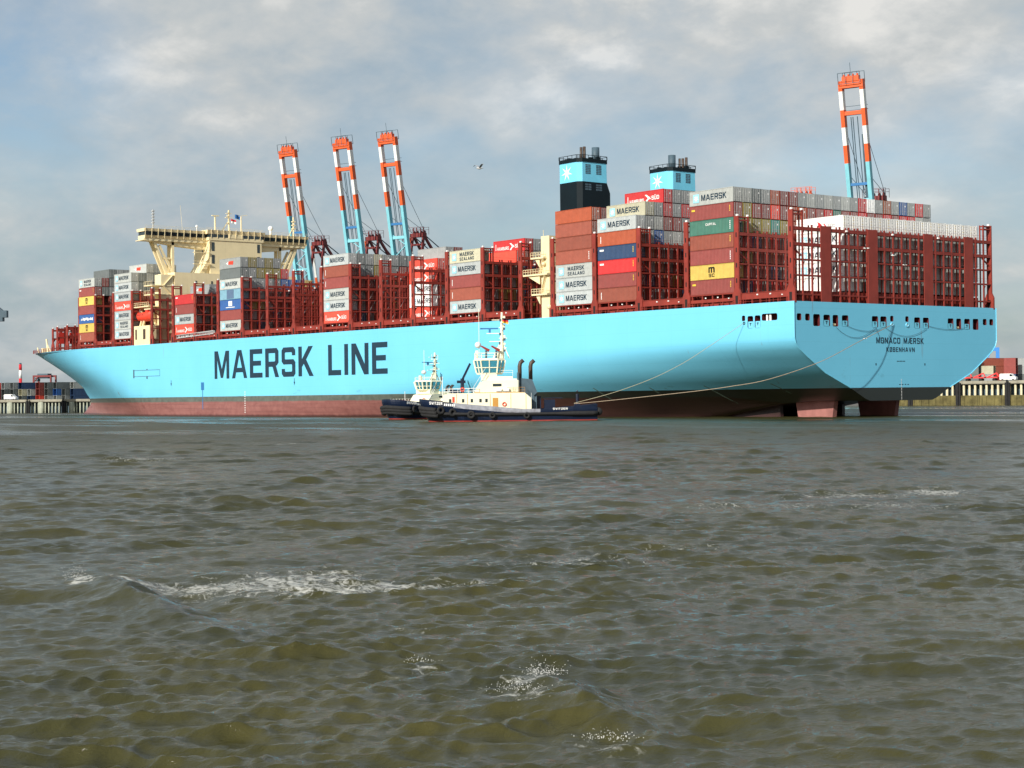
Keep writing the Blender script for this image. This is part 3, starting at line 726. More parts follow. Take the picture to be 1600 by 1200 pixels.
# ---- lashing bridges
xsA = [-.956-13.3*i for i in range(6)]
xsB = [-78.17-13.3*j for j in range(13)]
xsC = [-251.1, -264.0, -276.8, -289.6, -302.4]
xsD = [-315.5, -328.6]
Y0, PY = .55, 2.5
ZC = 23.25; PZ = 2.81
def lashing_bridge(x, o=0.0, levels=4, tall=True, transom=False, low=21.0):
    mb = MB(); zt = ZC-.3+PZ*levels+.2; w = .42
    y_lo, y_hi = Y0+o, BEAM-Y0-o
    rows = int(round((y_hi-y_lo)/PY)); ys = [y_lo+i*(y_hi-y_lo)/rows for i in range(rows+1)]
    zo = 37.3 if tall else zt+.3
    for yi, y in enumerate(ys):
        outer = yi in (0, rows); nxt = yi in (1, rows-1)
        if outer:
            s = -1 if yi == 0 else 1; ya, yb = (y-.25, y+.05)
            # broad plated leg with a flared foot
            mb.box(x-.55, x+.55, ya, yb, low+2.4, zo); mb.box(x-1.0, x+1.0, ya-.04, yb+.04, low-.3, low+2.0)
            mb.prism([(x-1.0, low+2.0), (x+1.0, low+2.0), (x+.55, low+2.9), (x-.55, low+2.9)], 1, ya-.04, yb+.04)
            for k in range(int((zo-low-4)/2.81)):
                zz = low+4.4+k*2.81; mb.box(x-.14, x+.14, ya-.03, ya-.005, zz-.42, zz+.42, 1)
            mb.box(x-.32, x+.32, ya-.07, ya-.045, low+.1, low+1.6, 1)
        else:
            z1 = zo if nxt else zt+.35
            d = .5
            mb.box(x-d, x-d+.18, y-.13, y+.13, low-.3, z1); mb.box(x+d-.22, x+d, y-.16, y+.16, low-.3, z1)
    for k in range(levels+1):
        z = ZC-.45+PZ*k
        if k == 0: z = low+1.2
        mb.box(x-.48, x+.48, ys[0]+.05, ys[-1]-.05, z, z+.16)
        dp = .34 if k >= levels-1 else .10
        mb.box(x+.40, x+.47, ys[0]+.05, ys[-1]-.05, z-dp, z+dp*.7)
        mb.box(x-.47, x-.40, ys[0]+.05, ys[-1]-.05, z-dp, z+dp*.7)
        if k > 0:
            for hz in (.62, 1.1): mb.box(x+.42, x+.45, ys[0]+.05, ys[-1]-.05, z+hz, z+hz+.03)
            for i, (a, b) in enumerate(zip(ys, ys[1:])):       # knee plates under the walkways
                if (i+k) % 2: mb.prism([(a+.16, z-.3), (a+.75, z-.3), (a+.16, z-1.2)], 0, x+.2, x+.3)
    if tall:
        for a, b in ((ys[0], ys[1]), (ys[-2], ys[-1])):
            mb.box(x-.45, x+.45, a+.05, b-.16, zo-.9, zo-.65); mb.box(x-.45, x+.45, a+.05, b-.16, zo-.3, zo-.1)
            mb.bar((x, a, 30.8), (x, b, 29.2), .25)
    top = int(zt)
    br = mb.build('lashing_bridge', [M_red, M_dark], ship)
    if transom:
        for y in (9.0, 22.0, 38.2, 50.6): p = MB(); p.box(x+.5, x+.62, y-1.35, y+1.35, ZD-.1, zt+.25); p.build('blast_panel', M_red2, br)
    else:
        for y in (Y0+PY*6.5, Y0+PY*16.5): p = MB(); p.box(x-.35, x+.35, y-1.0, y+1.0, ZD, zt-.2); p.build('stair_trunk', M_red2, br)
    l = MB()
    for y in (ys[0]-.1, ys[0]+2.6, BEAM-1.0): l.box(x-.2, x+.25, y, y+.32, zo+.0, zo+.34)
    for y in (14.5, 27.5, 41): l.box(x+.42, x+.8, y, y+.35, zt-.5, zt-.2)
    l.build('floodlight', M_white, br)
    # lashing rods and turnbuckles hanging in the frame
    q = random.Random(int(-x*10)); l = MB()
    for i in range(1, min(rows, 16)):
        for k in range(levels):
            if q.random() < .55:
                a = ys[i]-PY/2+q.uniform(-.4, .4); z = ZC+PZ*k+.1
                l.bar((x-.3, a-.9, z), (x-.3, a+.3, z+1.9), .05)
    l.build('lashing_rod', M_steel, br)
    return br
for i, x in enumerate(xsA): lashing_bridge(x, transom=(i == 0))
for x in xsB: lashing_bridge(x)
for i, x in enumerate(xsC): lashing_bridge(x, tall=True, o=(0, 0, 0, 0, .5)[i])
lashing_bridge(xsD[0], o=2.2, levels=2, tall=False); lashing_bridge(xsD[1], o=4.5, levels=2, tall=False)
lashing_bridge(-341.5, o=8.5, levels=2, tall=False, low=21.2)
b = MB()
for i, y in enumerate((6.4, 10.2)): b.box(-331, -330.8, y, y+3.2, 23.6, 27.4)
b.build('foredeck_shelter', mat('bright_red_paint', (.55, .04, .03), .5, .1, .5), ship)

# ---- hatch covers, coamings and the service rail along the side
def bay_base(xa, xb, near_box):
    """xa > xb: aft and forward ends"""
    mb = MB(); y0 = 3.2
    mb.box(xb+.9, xa-.9, y0, BEAM-y0, ZD-.2, ZC-.25)
    L = xa-xb
    # bays with an outboard stack have pedestals, open bays a deep beam
    if near_box:
        mb.box(xb+1.0, xa-1.0, .55, .85, ZD+.75, ZD+1.35); mb.box(xb+1.0, xa-1.0, .5, 3.1, ZC-.22, ZC-.04)
        for k in range(5):
            xx = xb+1.3+(L-2.6)*k/4; mb.box(xx-.12, xx+.12, .6, .9, ZD-.3, ZC-.22)
    else:
        mb.box(xb+1.0, xa-1.0, .5, .95, ZD+.85, ZD+1.95)
        for k in range(6):
            xx = xb+1.3+(L-2.6)*k/5; mb.box(xx-.1, xx+.1, .62, .92, ZD-.3, ZD+.85)
        mb.box(xb+1.0, xa-1.0, .4, 3.1, ZD+1.95, ZD+2.05)
    for hz in (.45, .9): mb.box(xb+.6, xa-.6, .12, .17, ZD+hz*.9, ZD+hz*.9+.05)
    for k in range(8):
        xx = xb+.7+(L-1.4)*k/7; mb.box(xx-.03, xx+.03, .12, .17, ZD-.1, ZD+.85)
    h = mb.build('hatch_coaming', [M_red], ship)
    l = MB()
    for k in range(2):
        xx = xb+L*(.38+.24*k); l.box(xx-.16, xx+.16, .34 if not near_box else .40, .49, ZD+1.5, ZD+1.72)
    l.box(xa-2.3, xa-2.05, .34, .48, ZD+1.2, ZD+1.4)
    l.build('deck_light', M_white, h)
BAYS = {}
for i in range(5): BAYS['a%d' % i] = (xsA[i], xsA[i+1])
for i in range(12): BAYS['c%d' % i] = (xsB[i], xsB[i+1])
for i in range(1, 4): BAYS['d%d' % (i-1)] = (xsC[i], xsC[i+1])
BAYS['e0'] = (xsC[4], xsD[0])
near_full = {'a1', 'a3', 'a4', 'c1', 'c5', 'c9', 'c11', 'd0', 'd2'}
for k, (a, b_) in BAYS.items():
    if k != 'e0': bay_base(a, b_, k in near_full)

# ---- funnels
def funnel(yc, rev):
    root = MB(); xf, xa = -78.6, -71.2
    def ring(z, grow=0.0, cut=0.0, xback=0.0):
        x0, x1 = xf-grow, xa+grow; ya, yb = yc-4.6-grow, yc+4.6+grow-cut; c = .9
        return [(x1-c, ya, z), (x1, ya+c, z), (x1, yb-.5, z), (x1-.5, yb, z), (x0+c, yb, z), (x0, yb-c, z), (x0, ya+c, z), (x0+c, ya, z)]
    def sk(mb, rings, m):
        for r0, r1 in zip(rings, rings[1:]): mb.add(r0+r1, [(i, (i+1)%8, 8+(i+1)%8, 8+i) for i in range(8)], m)
    sk(root, [ring(24), ring(48.4), ring(50.5, 0, .9)], 0)
    sk(root, [ring(50.5, 0, .9), ring(54.7, 0, 1.0)], 1)
    root.add(ring(54.7, .12, 1.0), [tuple(range(8))], 0); sk(root, [ring(54.7, .12, 1.0), ring(55.5, .12, 1.0)], 0); root.add(ring(55.5, .12, 1.0), [tuple(range(8))], 0)
    f = root.build('funnel', [M_black, M_pblue], ship)
    rl = MB(); r = ring(55.5, .1, 1.0); r2 = ring(56.2, .1, 1.0)
    for i in range(8):
        rl.bar(r[i], r2[i], .12); rl.bar(r2[i], r2[(i+1)%8], .10); 
        A, B = Vector(r[i]), Vector(r[(i+1)%8]); 
        for k in range(1, 4): q = A.lerp(B, k/4); rl.bar(q, q+Vector((0,0,.7)), .08)
    for k in range(5): rl.box(xa-6.5+k*1.3, xa-5.9+k*1.3, yc-2.5+k*.9, yc-1.6+k*.9, 55.5, 56.2)
    rl.build('funnel_rail', M_black, f)
    pipes = [(-73.2, yc-1.4, .34, 3.4), (-73.2, yc-2.3, .3, 3.2), (-73.4, yc+2.0, .85, 3.5)]
    if rev: pipes = [(-73.4, yc-1.9, .85, 3.6), (-73.2, yc+.3, .27, 3.0), (-73.2, yc+1.3, .32, 3.1), (-73.2, yc+2.4, .32, 3.4)]
    for x, y, rr, h in pipes:
        p = MB(); p.tube([(x, y, 54.9), (x, y, 54.9+h)], rr, 14, 0); p.tube([(x, y, 54.9+h), (x, y, 54.92+h)], rr*.8, 14, 1, True); p.build('exhaust_pipe', [M_brown if rr < .6 else M_tdark, M_black], f, True)
    for cy in (yc-2.55, yc+.5):
      for s in (0, .78):
            lv = MB()
            for k in range(6): lv.box(xa+.01, xa+.05, cy+s-.33, cy+s+.33, 52.2+k*.36, 52.44+k*.36)
            lv.build('louvre', M_tdark, f)
      for s in (0, .9):
            lv = MB()
            for k in range(3): lv.box(xa+.01, xa+.04, cy+s-.38, cy+s+.38, 48.7+k*.5, 49.05+k*.5)
            lv.build('louvre', M_tdark, f)
    st = MB(); star_add(st, (xf+3.3, yc-4.64, 52.6), (1,0,0), (0,0,1), 1.9, inner=.27)
    st.build('star_emblem', M_wtext, f)
funnel(15.9, False); funnel(42.6, True)
# engine casing between the funnels, with the cream stair tower and platforms
cs = MB(); cs.box(-77.3, -69.0, 8, 50.6, ZD-.2, 34.5); cs.box(-76.5, -69.5, 22, 37, 34.5, 38)
casing = cs.build('engine_casing', M_cream, ship)
cs = MB(); cs.box(-72.3, -69.6, 1.4, 4.4, ZD-.2, 38.2); cs.build('stair_tower', M_cream, casing)
for z, x0, x1 in ((26.1, -74.6, -69.4), (30.3, -77.4, -69.4), (33.8, -74.8, -70.5)):
    cs = MB(); cs.box(x0, x1, .5, 4.8, z-.35, z, 0)
    for hz in (.5, 1.0): cs.box(x0, x1, .5, .56, z+hz, z+hz+.07); cs.box(x0, x0+.06, .56, 4.8, z+hz, z+hz+.07)
    k = x0
    while k <= x1+.01: cs.box(k-.04, k+.04, .5, .57, z, z+1.05); k += .85
    cs.prism([(x0+1.0, z-.35), (-72.3, z-.35), (-72.3, z-2.2)], 1, .9, 1.1); cs.prism([(x0+1.0, z-.35), (-72.3, z-.35), (-72.3, z-2.2)], 1, 4.0, 4.2)
    cs.build('platform', M_cream, casing)
cs = MB(); cs.bar((-71.8, .9, 26.3), (-70.4, .9, 30.1), .5, .12); cs.bar((-72.2, .9, 30.4), (-71.0, .9, 33.6), .5, .12); cs.tube([(-72.2, 2, 38.2), (-72.2, 2, 39.6)], .05); cs.ball((-71.0, 1.0, 32.3), .45); cs.box(-68.9,-68.2,.6,1.5,21.5,23.2); cs.ball((-68.5, .4, 23.2), .6)
cs.build('ladder', M_cream, casing)

# ---- forward deckhouse with the navigation bridge
XA = -254.0
dh = MB(); dh.box(-263, -252.2, 8.5, 50.1, ZD-.2, 42.4); house = dh.build('deckhouse', M_cream, ship)
tw = MB(); tw.box(-264.2, XA, 21.3, 39.0, 42.4, 53.0); tw.build('accommodation_tower', M_cream, house)
w = MB()
for y, zz in ((22.3, 49.4), (22.3, 45.6), (37.9, 49.4), (37.9, 45.6)):
    w.box(XA+.01, XA+.06, y-.45, y+.45, zz, zz+2.6)
for y in (15.5, 20.8, 28.5, 33.5): w.box(-252.18, -252.12, y-.25, y+.25, 39.2, 40.1)
for z in (38.6,): w.box(-258.3, -257.7, 8.42, 8.48, z, z+1.0)
for y in (23.0,): w.box(-259, -258.4, 21.22, 21.28, 46, 47); w.box(-259, -258.4, 21.22, 21.28, 49, 50)
w.build('window', M_glass, house)
wg = MB()
def wing(y0, y1, zt):
    pass
# bridge deck: full width slab, slightly drooping girder below, slanted window band
n = 30
for a in (0,):
    wg.box(-259.8, -256.0, .7, 56.0, 51.75, 52.45)
    wg.prism([(2.6, 51.75), (21.3, 51.75), (21.3, 49.9), (12, 50.6)], 0, -259.5, -256.6)
    wg.prism([(54.6, 51.75), (39.0, 51.75), (39.0, 49.9), (46.6, 50.6)], 0, -259.5, -256.6)
    # bulwark below the windows, lintel above, leaning outward
    wg.prism([(-256.0, 52.45), (-255.4, 53.35), (-255.6, 53.35), (-256.2, 52.45)], 1, .7, 56.0)
    wg.prism([(-255.1, 54.4), (-254.8, 55.3), (-260.2, 55.3), (-260.0, 54.4)], 1, .3, 56.4)
    wg.box(-260.0, -255.6, .65, .85, 52.45, 53.3); wg.box(-260.0, -255.6, 55.9, 56.1, 52.45, 53.3); wg.box(-260, -255.2, -.2, .7, 51.7, 51.9)
    wg.box(-264.5, -253.8, 20.8, 39.6, 52.6, 53.5); wg.prism([(-253.9, 54.5), (-253.5, 55.7), (-264.6, 55.7), (-264.4, 54.5)], 1, 20.3, 40.1)
wing_o = wg.build('navigation_bridge', M_cream, house)
g = MB(); g.prism([(-255.45, 53.25), (-255.05, 54.45), (-259.8, 54.45), (-259.8, 53.25)], 1, .75, 20.3); g.prism([(-255.45, 53.25), (-255.05, 54.45), (-259.8, 54.45), (-259.8, 53.25)], 1, 40.1, 55.95)
g.box(-264.2, -254.0, 21.0, 27.5, 53.5, 54.5); g.box(-264.2, -254.0, 32.5, 39.4, 53.5, 54.5)
g.build('window_band', M_glass, wing_o)
f_ = MB(); y = .6
while y < 56.3:
    if not 20.3 < y < 40.1: f_.bar((-255.25, y, 52.6), (-254.75, y, 55.5), .13, .16)
    else: f_.bar((-253.75, y, 53.3), (-253.45, y, 55.9), .12, .16)
    y += 2.1
f_.box(-253.97, -253.7, 27.5, 32.5, 53.4, 54.6)
for y0, y1, zr in ((.4, 20.0, 56.1), (40.2, 56.2, 56.1), (20.3, 40.1, 56.5)):
    f_.box(-254.85, -254.8, y0, y1, zr, zr+.06); f_.box(-254.85, -254.8, y0, y1, zr-.4, zr-.34)
f_.build('window_frame', M_cream, wing_o)
for sgn in (0, 1):
    Yf = (lambda y: y) if sgn == 0 else (lambda y: 57.4-y)
    for xx in (-257.0, -259.3):
        lg = MB()
        lg.bar((xx, Yf(4.3), 51.8), (xx, Yf(8.5), 41.8), .7, .8); lg.bar((xx, Yf(10.3), 51.8), (xx, Yf(10.3), 41.8), .8, .8)
        lg.bar((xx, Yf(6.4), 46.8), (xx, Yf(10.0), 46.8), .45, .5); lg.bar((xx, Yf(6.0), 50.6), (xx, Yf(10.0), 43.0), .6, .6)
        lg.build('wing_leg', M_cream, house)
# stair tower with platforms on the port side of the house
lt = MB(); lt.box(-256.4, -252.4, 4.2, 8.2, ZD-.2, 41.6)
for z in (26.5, 31.6, 35.8, 38.5): lt.box(-257.6, -252.2, 1.2, 8.4, z-.3, z)
for z in (31.6, 35.8, 38.5):
    lt.box(-257.6, -252.2, 1.2, 1.27, z+1.0, z+1.08)
    for k in range(6): lt.box(-257.5+k*1.0, -257.42+k*1.0, 1.2, 1.27, z, z+1.05)
lt.bar((-252.3, 5.0, 38.4), (-252.3, 8.0, 41.6), .6, .15); lt.bar((-252.3, 7.5, 35.8), (-252.3, 4.5, 38.4), .6, .15)
lt.build('side_stair_tower', M_cream, house)
ex = MB()
for k, (x, y) in enumerate(((-253.9, 17.6), (-253.9, 16.2))):
    ex.bar((x, y, 42.4), (x+.1, 21.0 if k == 0 else 21.2, 52.4), .45, .12)
for z in (45.2, 48.6): ex.box(-254.2, -253.4, 15.6, 21.2, z, z+.15); ex.box(-254.15, -254.1, 15.6, 21.2, z+.9, z+1.0)
ex.prism([(21.3, 42.4), (18.2, 42.4), (21.3, 47)], 0, -262, -255)
ex.build('outside_stair', M_cream, house)
for nm, pts in (('cargo_lamp', [(10+2.1*i, 57.0) for i in range(0)]),): pass
ms = MB()
ms.tube([(-258, 4.6, 55.3), (-258, 4.6, 61.2)], .22); 
for k in range(5): ms.box(-258.5, -257.5, 4.25, 4.95, 57.2+k*.85, 57.5+k*.85)
ms.build('wing_mast', M_steel, house); ms = MB()
ms.tube([(-258, 52.8, 55.3), (-258, 52.8, 61.6)], .25); ms.bar((-258, 51.1, 55.5), (-258, 52.7, 58.3), .2)
for k in range(3): ms.box(-258.4, -257.6, 52.3, 53.4, 57.8+k*1.1, 58.1+k*1.1)
ms.build('wing_mast', M_cream, house)
ms = MB(); ms.tube([(-259, 30.5, 55.7), (-259, 30.5, 62.6)], .28); ms.bar((-259, 27.8, 55.7), (-259, 30.2, 59.0), .22)
ms.box(-259.3, -258.7, 29.3, 31.7, 60.2, 60.35); ms.box(-259.3, -258.7, 29.6, 31.4, 61.5, 61.62)
for k in range(4): ms.ball((-258.8, 29.9+.4*(k % 2), 58.6+k*1.1), .25)
ms.build('signal_mast', M_cream, house); ms = MB(); ms.tube([(-258, 25.2, 55.7), (-258, 25.2, 60.4)], .26); ms.box(-258.3, -257.7, 24.2, 26.5, 60.4, 60.65)
ms.build('radar_mast', M_cream, house); ms = MB(); ms.tube([(-258, 34.2, 55.7), (-258, 34.2, 60.8)], .2); ms.bar((-258, 33.4, 60.8), (-258, 36.4, 61.3), .12)
ms.build('radar_mast', M_cream, house); ms = MB(); ms.tube([(-258, 14.2, 55.3), (-258, 13.6, 63.0)], .04)
ms.build('whip_aerial', M_cream, house)
ms = MB(); ms.ball((-258, 44.6, 57.6), .8, 12, 8); ms.box(-258.3, -257.7, 44.3, 44.9, 55.3, 56.9); ms.ball((-258, 19.0, 57.0), .4); ms.box(-258.1, -257.9, 18.9, 19.1, 55.3, 56.7); ms.build('satellite_dome', M_white, house, True)
def flag(name, o, ey, w, h, mats, parent, label=None):
    """rippled flag hanging from point o, flying along unit vector ey, stripes top to bottom"""
    f = MB(); o = Vector(o); ey = Vector(ey); nn = len(mats); k = 8; nrm = ey.cross(Vector((0,0,1)))
    for s in range(nn):
        for i in range(k):
            c = []
            for (a, b) in ((i, s), (i+1, s), (i+1, s+1), (i, s+1)):
                t = a/k; c.append(o+ey*(w*t)+Vector((0,0,-h*b/nn-.18*w*t*t))+nrm*(.12*w*math.sin(t*7)))
            f.add(c, [(0,1,2,3)], s)
    return f.build(name, mats, parent, label=label)
flag('signal_flag', (-259, 31.2, 59.9), (.1,.99,0), 1.7, 1.2, [M_flag_r, M_white], house)
flag('signal_flag', (-259, 32.6, 61.4), (.1,.99,0), 1.9, 1.3, [M_flag_b], house)
# port side: vent house, accommodation ladder
vh = MB(); vh.box(-262.6, -252.3, .35, 4.0, ZD-.2, 26.6, 0)
for k in range(6): vh.box(-261.7+k*.18, -261.6+k*.18, .30, .34, 22.6, 25.6, 1)
for k in range(8): vh.box(-256.6+k*.2, -256.48+k*.2, .30, .34, 22.6, 25.6, 1)
for x in (-260.5, -258.8): vh.tube([(x, 1.4, 26.6), (x+.9, 1.4, 28.1)], .35, 8, 0)
vh.build('vent_house', [M_cream, M_brown], ship)
gw = MB(); a, b = Vector((-235.2, .25, 22.15)), Vector((-213.6, .25, 22.75))
for dz in (0, .85): gw.bar(a+Vector((0,0,dz)), b+Vector((0,0,dz)), .12, .14)
for k in range(25):
    q = a.lerp(b, k/24); gw.bar(q, q+Vector((0,0,.85)), .07)
gw.bar(a+Vector((0,.35,.1)), b+Vector((0,.35,.1)), .7, .12); gw.bar(a+Vector((0,.5,.45)), b+Vector((0,.5,.45)), .06, .75)
gw.build('accommodation_ladder', M_steel, ship)
dv = MB(); 
for x in (-262.2, -255.2): dv.bar((x, 3.6, 27), (x, 2.6, 31.9), .5, .5); dv.bar((x, 2.6, 31.9), (x, .9, 32.2), .4, .4)
dv.box(-264, -253.8, .8, 6.5, 32.1, 32.4)
for k in range(9): dv.box(-263.9+k*1.25, -263.82+k*1.25, .8, .87, 32.4, 33.5)
dv.box(-264, -253.8, .8, .87, 33.45, 33.53); dv.box(-264, -253.8, .8, .87, 32.9, 32.98)
dv.build('lifeboat_davit', M_cream, ship)
# foremast and windlass bits at the stem
fm = MB(); fm.tube([(-393, 29.3, 22), (-394.5, 29.3, 27.5)], .35); fm.box(-396.2, -394.8, 28, 30.6, 22.2, 24.2); fm.bar((-390, 29.3, 22.3), (-394.5, 29.3, 26), .3); fm.tube([(-397.5, 27.5, 22.4), (-399.3, 27.9, 24.4)], .25)
fm.build('foremast', M_cream, ship)
fr = MB()
for k in range(30):
    X = 300+k*3.3; y = offset(X, 22)+.1; z = zdeck(X); fr.box(-X-.05, -X+.05, y, y+.08, z-.1, z+1.0)
for k in range(29):
    X = 300+k*3.3; X2 = X+3.3
    for hz in (.5, 1.0): fr.bar((-X, offset(X,22)+.14, zdeck(X)+hz), (-X2, offset(X2,22)+.14, zdeck(X2)+hz), .07)
fr.build('foredeck_rail', M_red, ship)

# lifeboat (hangs in its davit, a thing of its own)
lb = MB()
prof = [(-4.3, .1, 1.3), (-3.7, .9, 1.2), (-2.4, 1.35, 1.35), (0, 1.5, 1.45), (2.4, 1.4, 1.4), (3.7, .95, 1.2), (4.2, .15, 1.2)]
rows = []
for x, hw, hh in prof:
    rows.append([(x, hw*math.cos(t), hh*math.sin(t)*(1.0 if math.sin(t) > 0 else .95)+(.25 if abs(x) > 3 else 0)) for t in [2*math.pi*j/14 for j in range(14)]])
for r0, r1 in zip(rows, rows[1:]): lb.add(r0+r1, [(j, (j+1)%14, 14+(j+1)%14, 14+j) for j in range(14)])
lb.add(rows[0], [tuple(range(14))]); lb.add(rows[-1], [tuple(range(14))])
life = link('lifeboat', None, label='orange enclosed lifeboat hanging in a cream davit below the port bridge wing', cat='lifeboat', loc=(-258.6, 1.9, 29.3))
lb.build('boat_body', M_oring, life, True)
lb = MB(); lb.box(1.6, 3.1, -.6, .6, 1.2, 2.0); lb.build('steering_cupola', M_oring, life)
lb = MB()
for x in (2.0, 2.5): lb.box(x, x+.3, -.62, -.6, 1.5, 1.8)
for x in (-2,-1,0,1): lb.box(x, x+.35, -1.5, -1.28, .45, .7)
lb.build('porthole', M_glass, life)
lb = MB(); lb.tube([(-3.2, 0, 1.2), (-3.2, 0, 2.6)], .06); lb.tube([(3.4, 0, 1.3), (3.4, 0, 2.6)], .06); lb.build('hoist_wire', M_steel, life)

# ------------------------------------------------------------------ CONTAINERS
CL, CW, CH = 11.45, 2.42, 2.74
def container_mesh(name, ends=True):
    mb = MB(); n = 30; L, Wd, H = CL, CW, CH
    hx, hy = L/2, Wd/2
    # corrugated side walls
    for sy in (-1, 1):
        prof = []
        for i in range(n):
            x0 = -hx+.18+(L-.36)*i/n; st = (L-.36)/n
            prof += [(x0, 0), (x0+st*.32, 0), (x0+st*.5, .045), (x0+st*.82, .045)]
        prof.append((hx-.18, 0))
        vs = [(x, sy*(hy-.02-d), .16) for x, d in prof]+[(x, sy*(hy-.02-d), H-.10) for x, d in prof]; k = len(prof)
        mb.add(vs, [(i, i+1, k+i+1, k+i) for i in range(k-1)])
        mb.box(-hx, hx, sy*hy-(.06 if sy > 0 else 0), sy*hy+(.06 if sy < 0 else 0), 0, .17)
        mb.box(-hx, hx, sy*hy-(.06 if sy > 0 else 0), sy*hy+(.06 if sy < 0 else 0), H-.11, H)
        for sx in (-1, 1):
            xa, xb = (sx*hx-.18, sx*hx) if sx > 0 else (-hx, -hx+.18)
            ya, yb = (hy-.12, hy+.003) if sy > 0 else (-hy-.003, -hy+.12)
            mb.box(xa, xb, ya, yb, .0, H+.004)
    mb.box(-hx+.01, hx-.01, -hy+.06, hy-.06, H-.07, H-.03); mb.box(-hx+.01, hx-.01, -hy+.06, hy-.06, .05, .12)
    mb.add([(-hx+.06,-hy+.1,.1),(-hx+.06,hy-.1,.1),(-hx+.06,hy-.1,H-.1),(-hx+.06,-hy+.1,H-.1)], [(0,1,2,3)])
    return mb.mesh(name, M_cont)
def door_mesh():
    mb = MB(); hx, hy, H = CL/2, CW/2, CH
    mb.box(hx-.05, hx-.02, -hy+.12, hy-.12, .1, H-.08, 0)
    for a in (-1, 1):
        for k in range(5):                      # pressed panels
            y0 = (.10 if a > 0 else -hy+.20)+k*.2; mb.box(hx-.02, hx+.01, y0, y0+.11, .35, H-.3, 0)
    for y in (-.82, -.34, .34, .82):
        mb.box(hx+.012, hx+.05, y-.038, y+.038, .12, H-.12, 1)
        mb.box(hx+.012, hx+.07, y-.10, y+.10, .85, .93, 1)
    mb.box(hx-.02, hx+.014, -.03, .03, .1, H-.1, 1)
    mb.box(hx+.012, hx+.02, .45, .70, 1.75, 2.05, 2)
    return mb.mesh('door', [M_cont, M_steel, M_white])
def reefer_mesh():
    mb = MB(); hx, hy, H = CL/2, CW/2, CH
    mb.box(hx-.05, hx-.01, -hy+.12, hy-.12, .1, H-.08, 0)
    for k in range(4):
        y = -.9+k*.6; mb.box(hx-.01, hx+.03, y-.22, y+.22, .2, H-.25, 0)
    for y in (-.95, -.3, .3, .95): mb.box(hx+.03, hx+.07, y-.03, y+.03, .12, H-.12, 1)
    for z in (.6, 1.2, 1.8, 2.3): mb.box(hx+.03, hx+.06, -1.0, -.75, z, z+.12, 2); mb.box(hx+.03, hx+.06, .05, .28, z, z+.12, 1)
    return mb.mesh('reefer_door', [M_cont, M_steel, M_yellow])
ME_C, ME_D, ME_R = container_mesh('container_body'), door_mesh(), reefer_mesh()
COLS = {
 'grey': (.27,.29,.29), 'lgrey': (.41,.43,.41), 'dgrey': (.13,.15,.15), 'silver': (.40,.43,.43), 'cream': (.46,.44,.32),
 'rust': (.28,.072,.045), 'maroon': (.25,.055,.048), 'red': (.52,.028,.030), 'bred': (.75,.075,.045), 'orange': (.40,.085,.035),
 'navy': (.025,.06,.14), 'blue': (.03,.11,.33), 'sky': (.17,.33,.42), 'green': (.05,.16,.12), 'teal': (.05,.25,.22),
 'yellow': (.62,.44,.10), 'olive': (.28,.23,.06), 'white': (.82,.82,.80), 'brown': (.32,.10,.05)}
CNAME = {'grey': 'grey', 'lgrey': 'light grey', 'dgrey': 'dark grey', 'silver': 'silver-grey', 'cream': 'cream', 'rust': 'rust red', 'maroon': 'maroon',
 'red': 'red', 'bred': 'bright orange-red', 'orange': 'orange', 'navy': 'navy blue', 'blue': 'blue', 'sky': 'pale blue', 'green': 'green', 'teal': 'teal',
 'yellow': 'yellow', 'olive': 'olive yellow', 'white': 'white', 'brown': 'brown'}
# side markings (local coordinates, side faces -y)
SIDE = (1,0,0); UPV = (0,0,1); ys_ = -CW/2-.02
def mk(name, fn, mats): 
    mb = MB(); fn(mb); return (name, mb.mesh(name, mats))
def f_star(mb):
    mb.add([(-4.75,ys_,.55),(-3.15,ys_,.55),(-3.15,ys_,2.15),(-4.75,ys_,2.15)], [(0,1,2,3)], 0); star_add(mb, (-3.95, ys_-.012, 1.35), SIDE, UPV, .72, 1)
D_star = mk('emblem', f_star, [M_lblue, M_wtext])
D_mae = mk('lettering', lambda m: text_add(m, 'MAERSK', (-2.6, ys_, .82), SIDE, UPV, 1.12, 6.6, .16), M_text)
def f_sea(m):
    text_add(m, 'MAERSK', (-1.9, ys_, 1.42), SIDE, UPV, .85, 5.2, .16); text_add(m, 'SEALAND', (-1.9, ys_, .45), SIDE, UPV, .7, 5.3, .25)
D_sea = mk('lettering', f_sea, M_text)
def f_ham(m):
    text_add(m, 'HAMBURG', (-4.2, ys_, .55), SIDE, UPV, .72, 4.2, .16); text_add(m, 'SÜD', (2.3, ys_, .8), SIDE, UPV, .8, 2.2, .16)
    m.add([(.3,ys_,1.95),(.9,ys_,1.95),(2.2,ys_,1.0),(1.5,ys_,1.0)], [(0,1,2,3)]); m.add([(.3,ys_,.45),(.8,ys_,.35),(2.0,ys_-.004,1.5),(1.3,ys_-.004,1.3)], [(0,1,2,3)])
D_ham = mk('lettering', f_ham, M_wtext)
def f_hamr(m):
    text_add(m, 'HAMBURG', (-4.9, ys_, .30), SIDE, UPV, .45, 4.2, .16, 0); text_add(m, 'SÜD', (2.0, ys_, .7), SIDE, UPV, .6, 1.8, .16, 0)
    m.add([(-.5,ys_,2.0),(.6,ys_,1.35),(-.1,ys_,.6)], [(0,1,2)], 1); m.add([(.9,ys_,1.45),(1.2,ys_,1.5),(2.0,ys_,.7),(1.7,ys_,.6)], [(0,1,2,3)], 1)
D_hamr = mk('lettering', f_hamr, [M_steel, M_flag_r])
def f_msc(m):
    text_add(m, 'm', (-.9, ys_, 1.22), SIDE, UPV, 1.35, 1.6); text_add(m, 'SC', (-.85, ys_, .42), SIDE, UPV, .62, 1.5, .2)
D_msc = mk('lettering', f_msc, M_black)
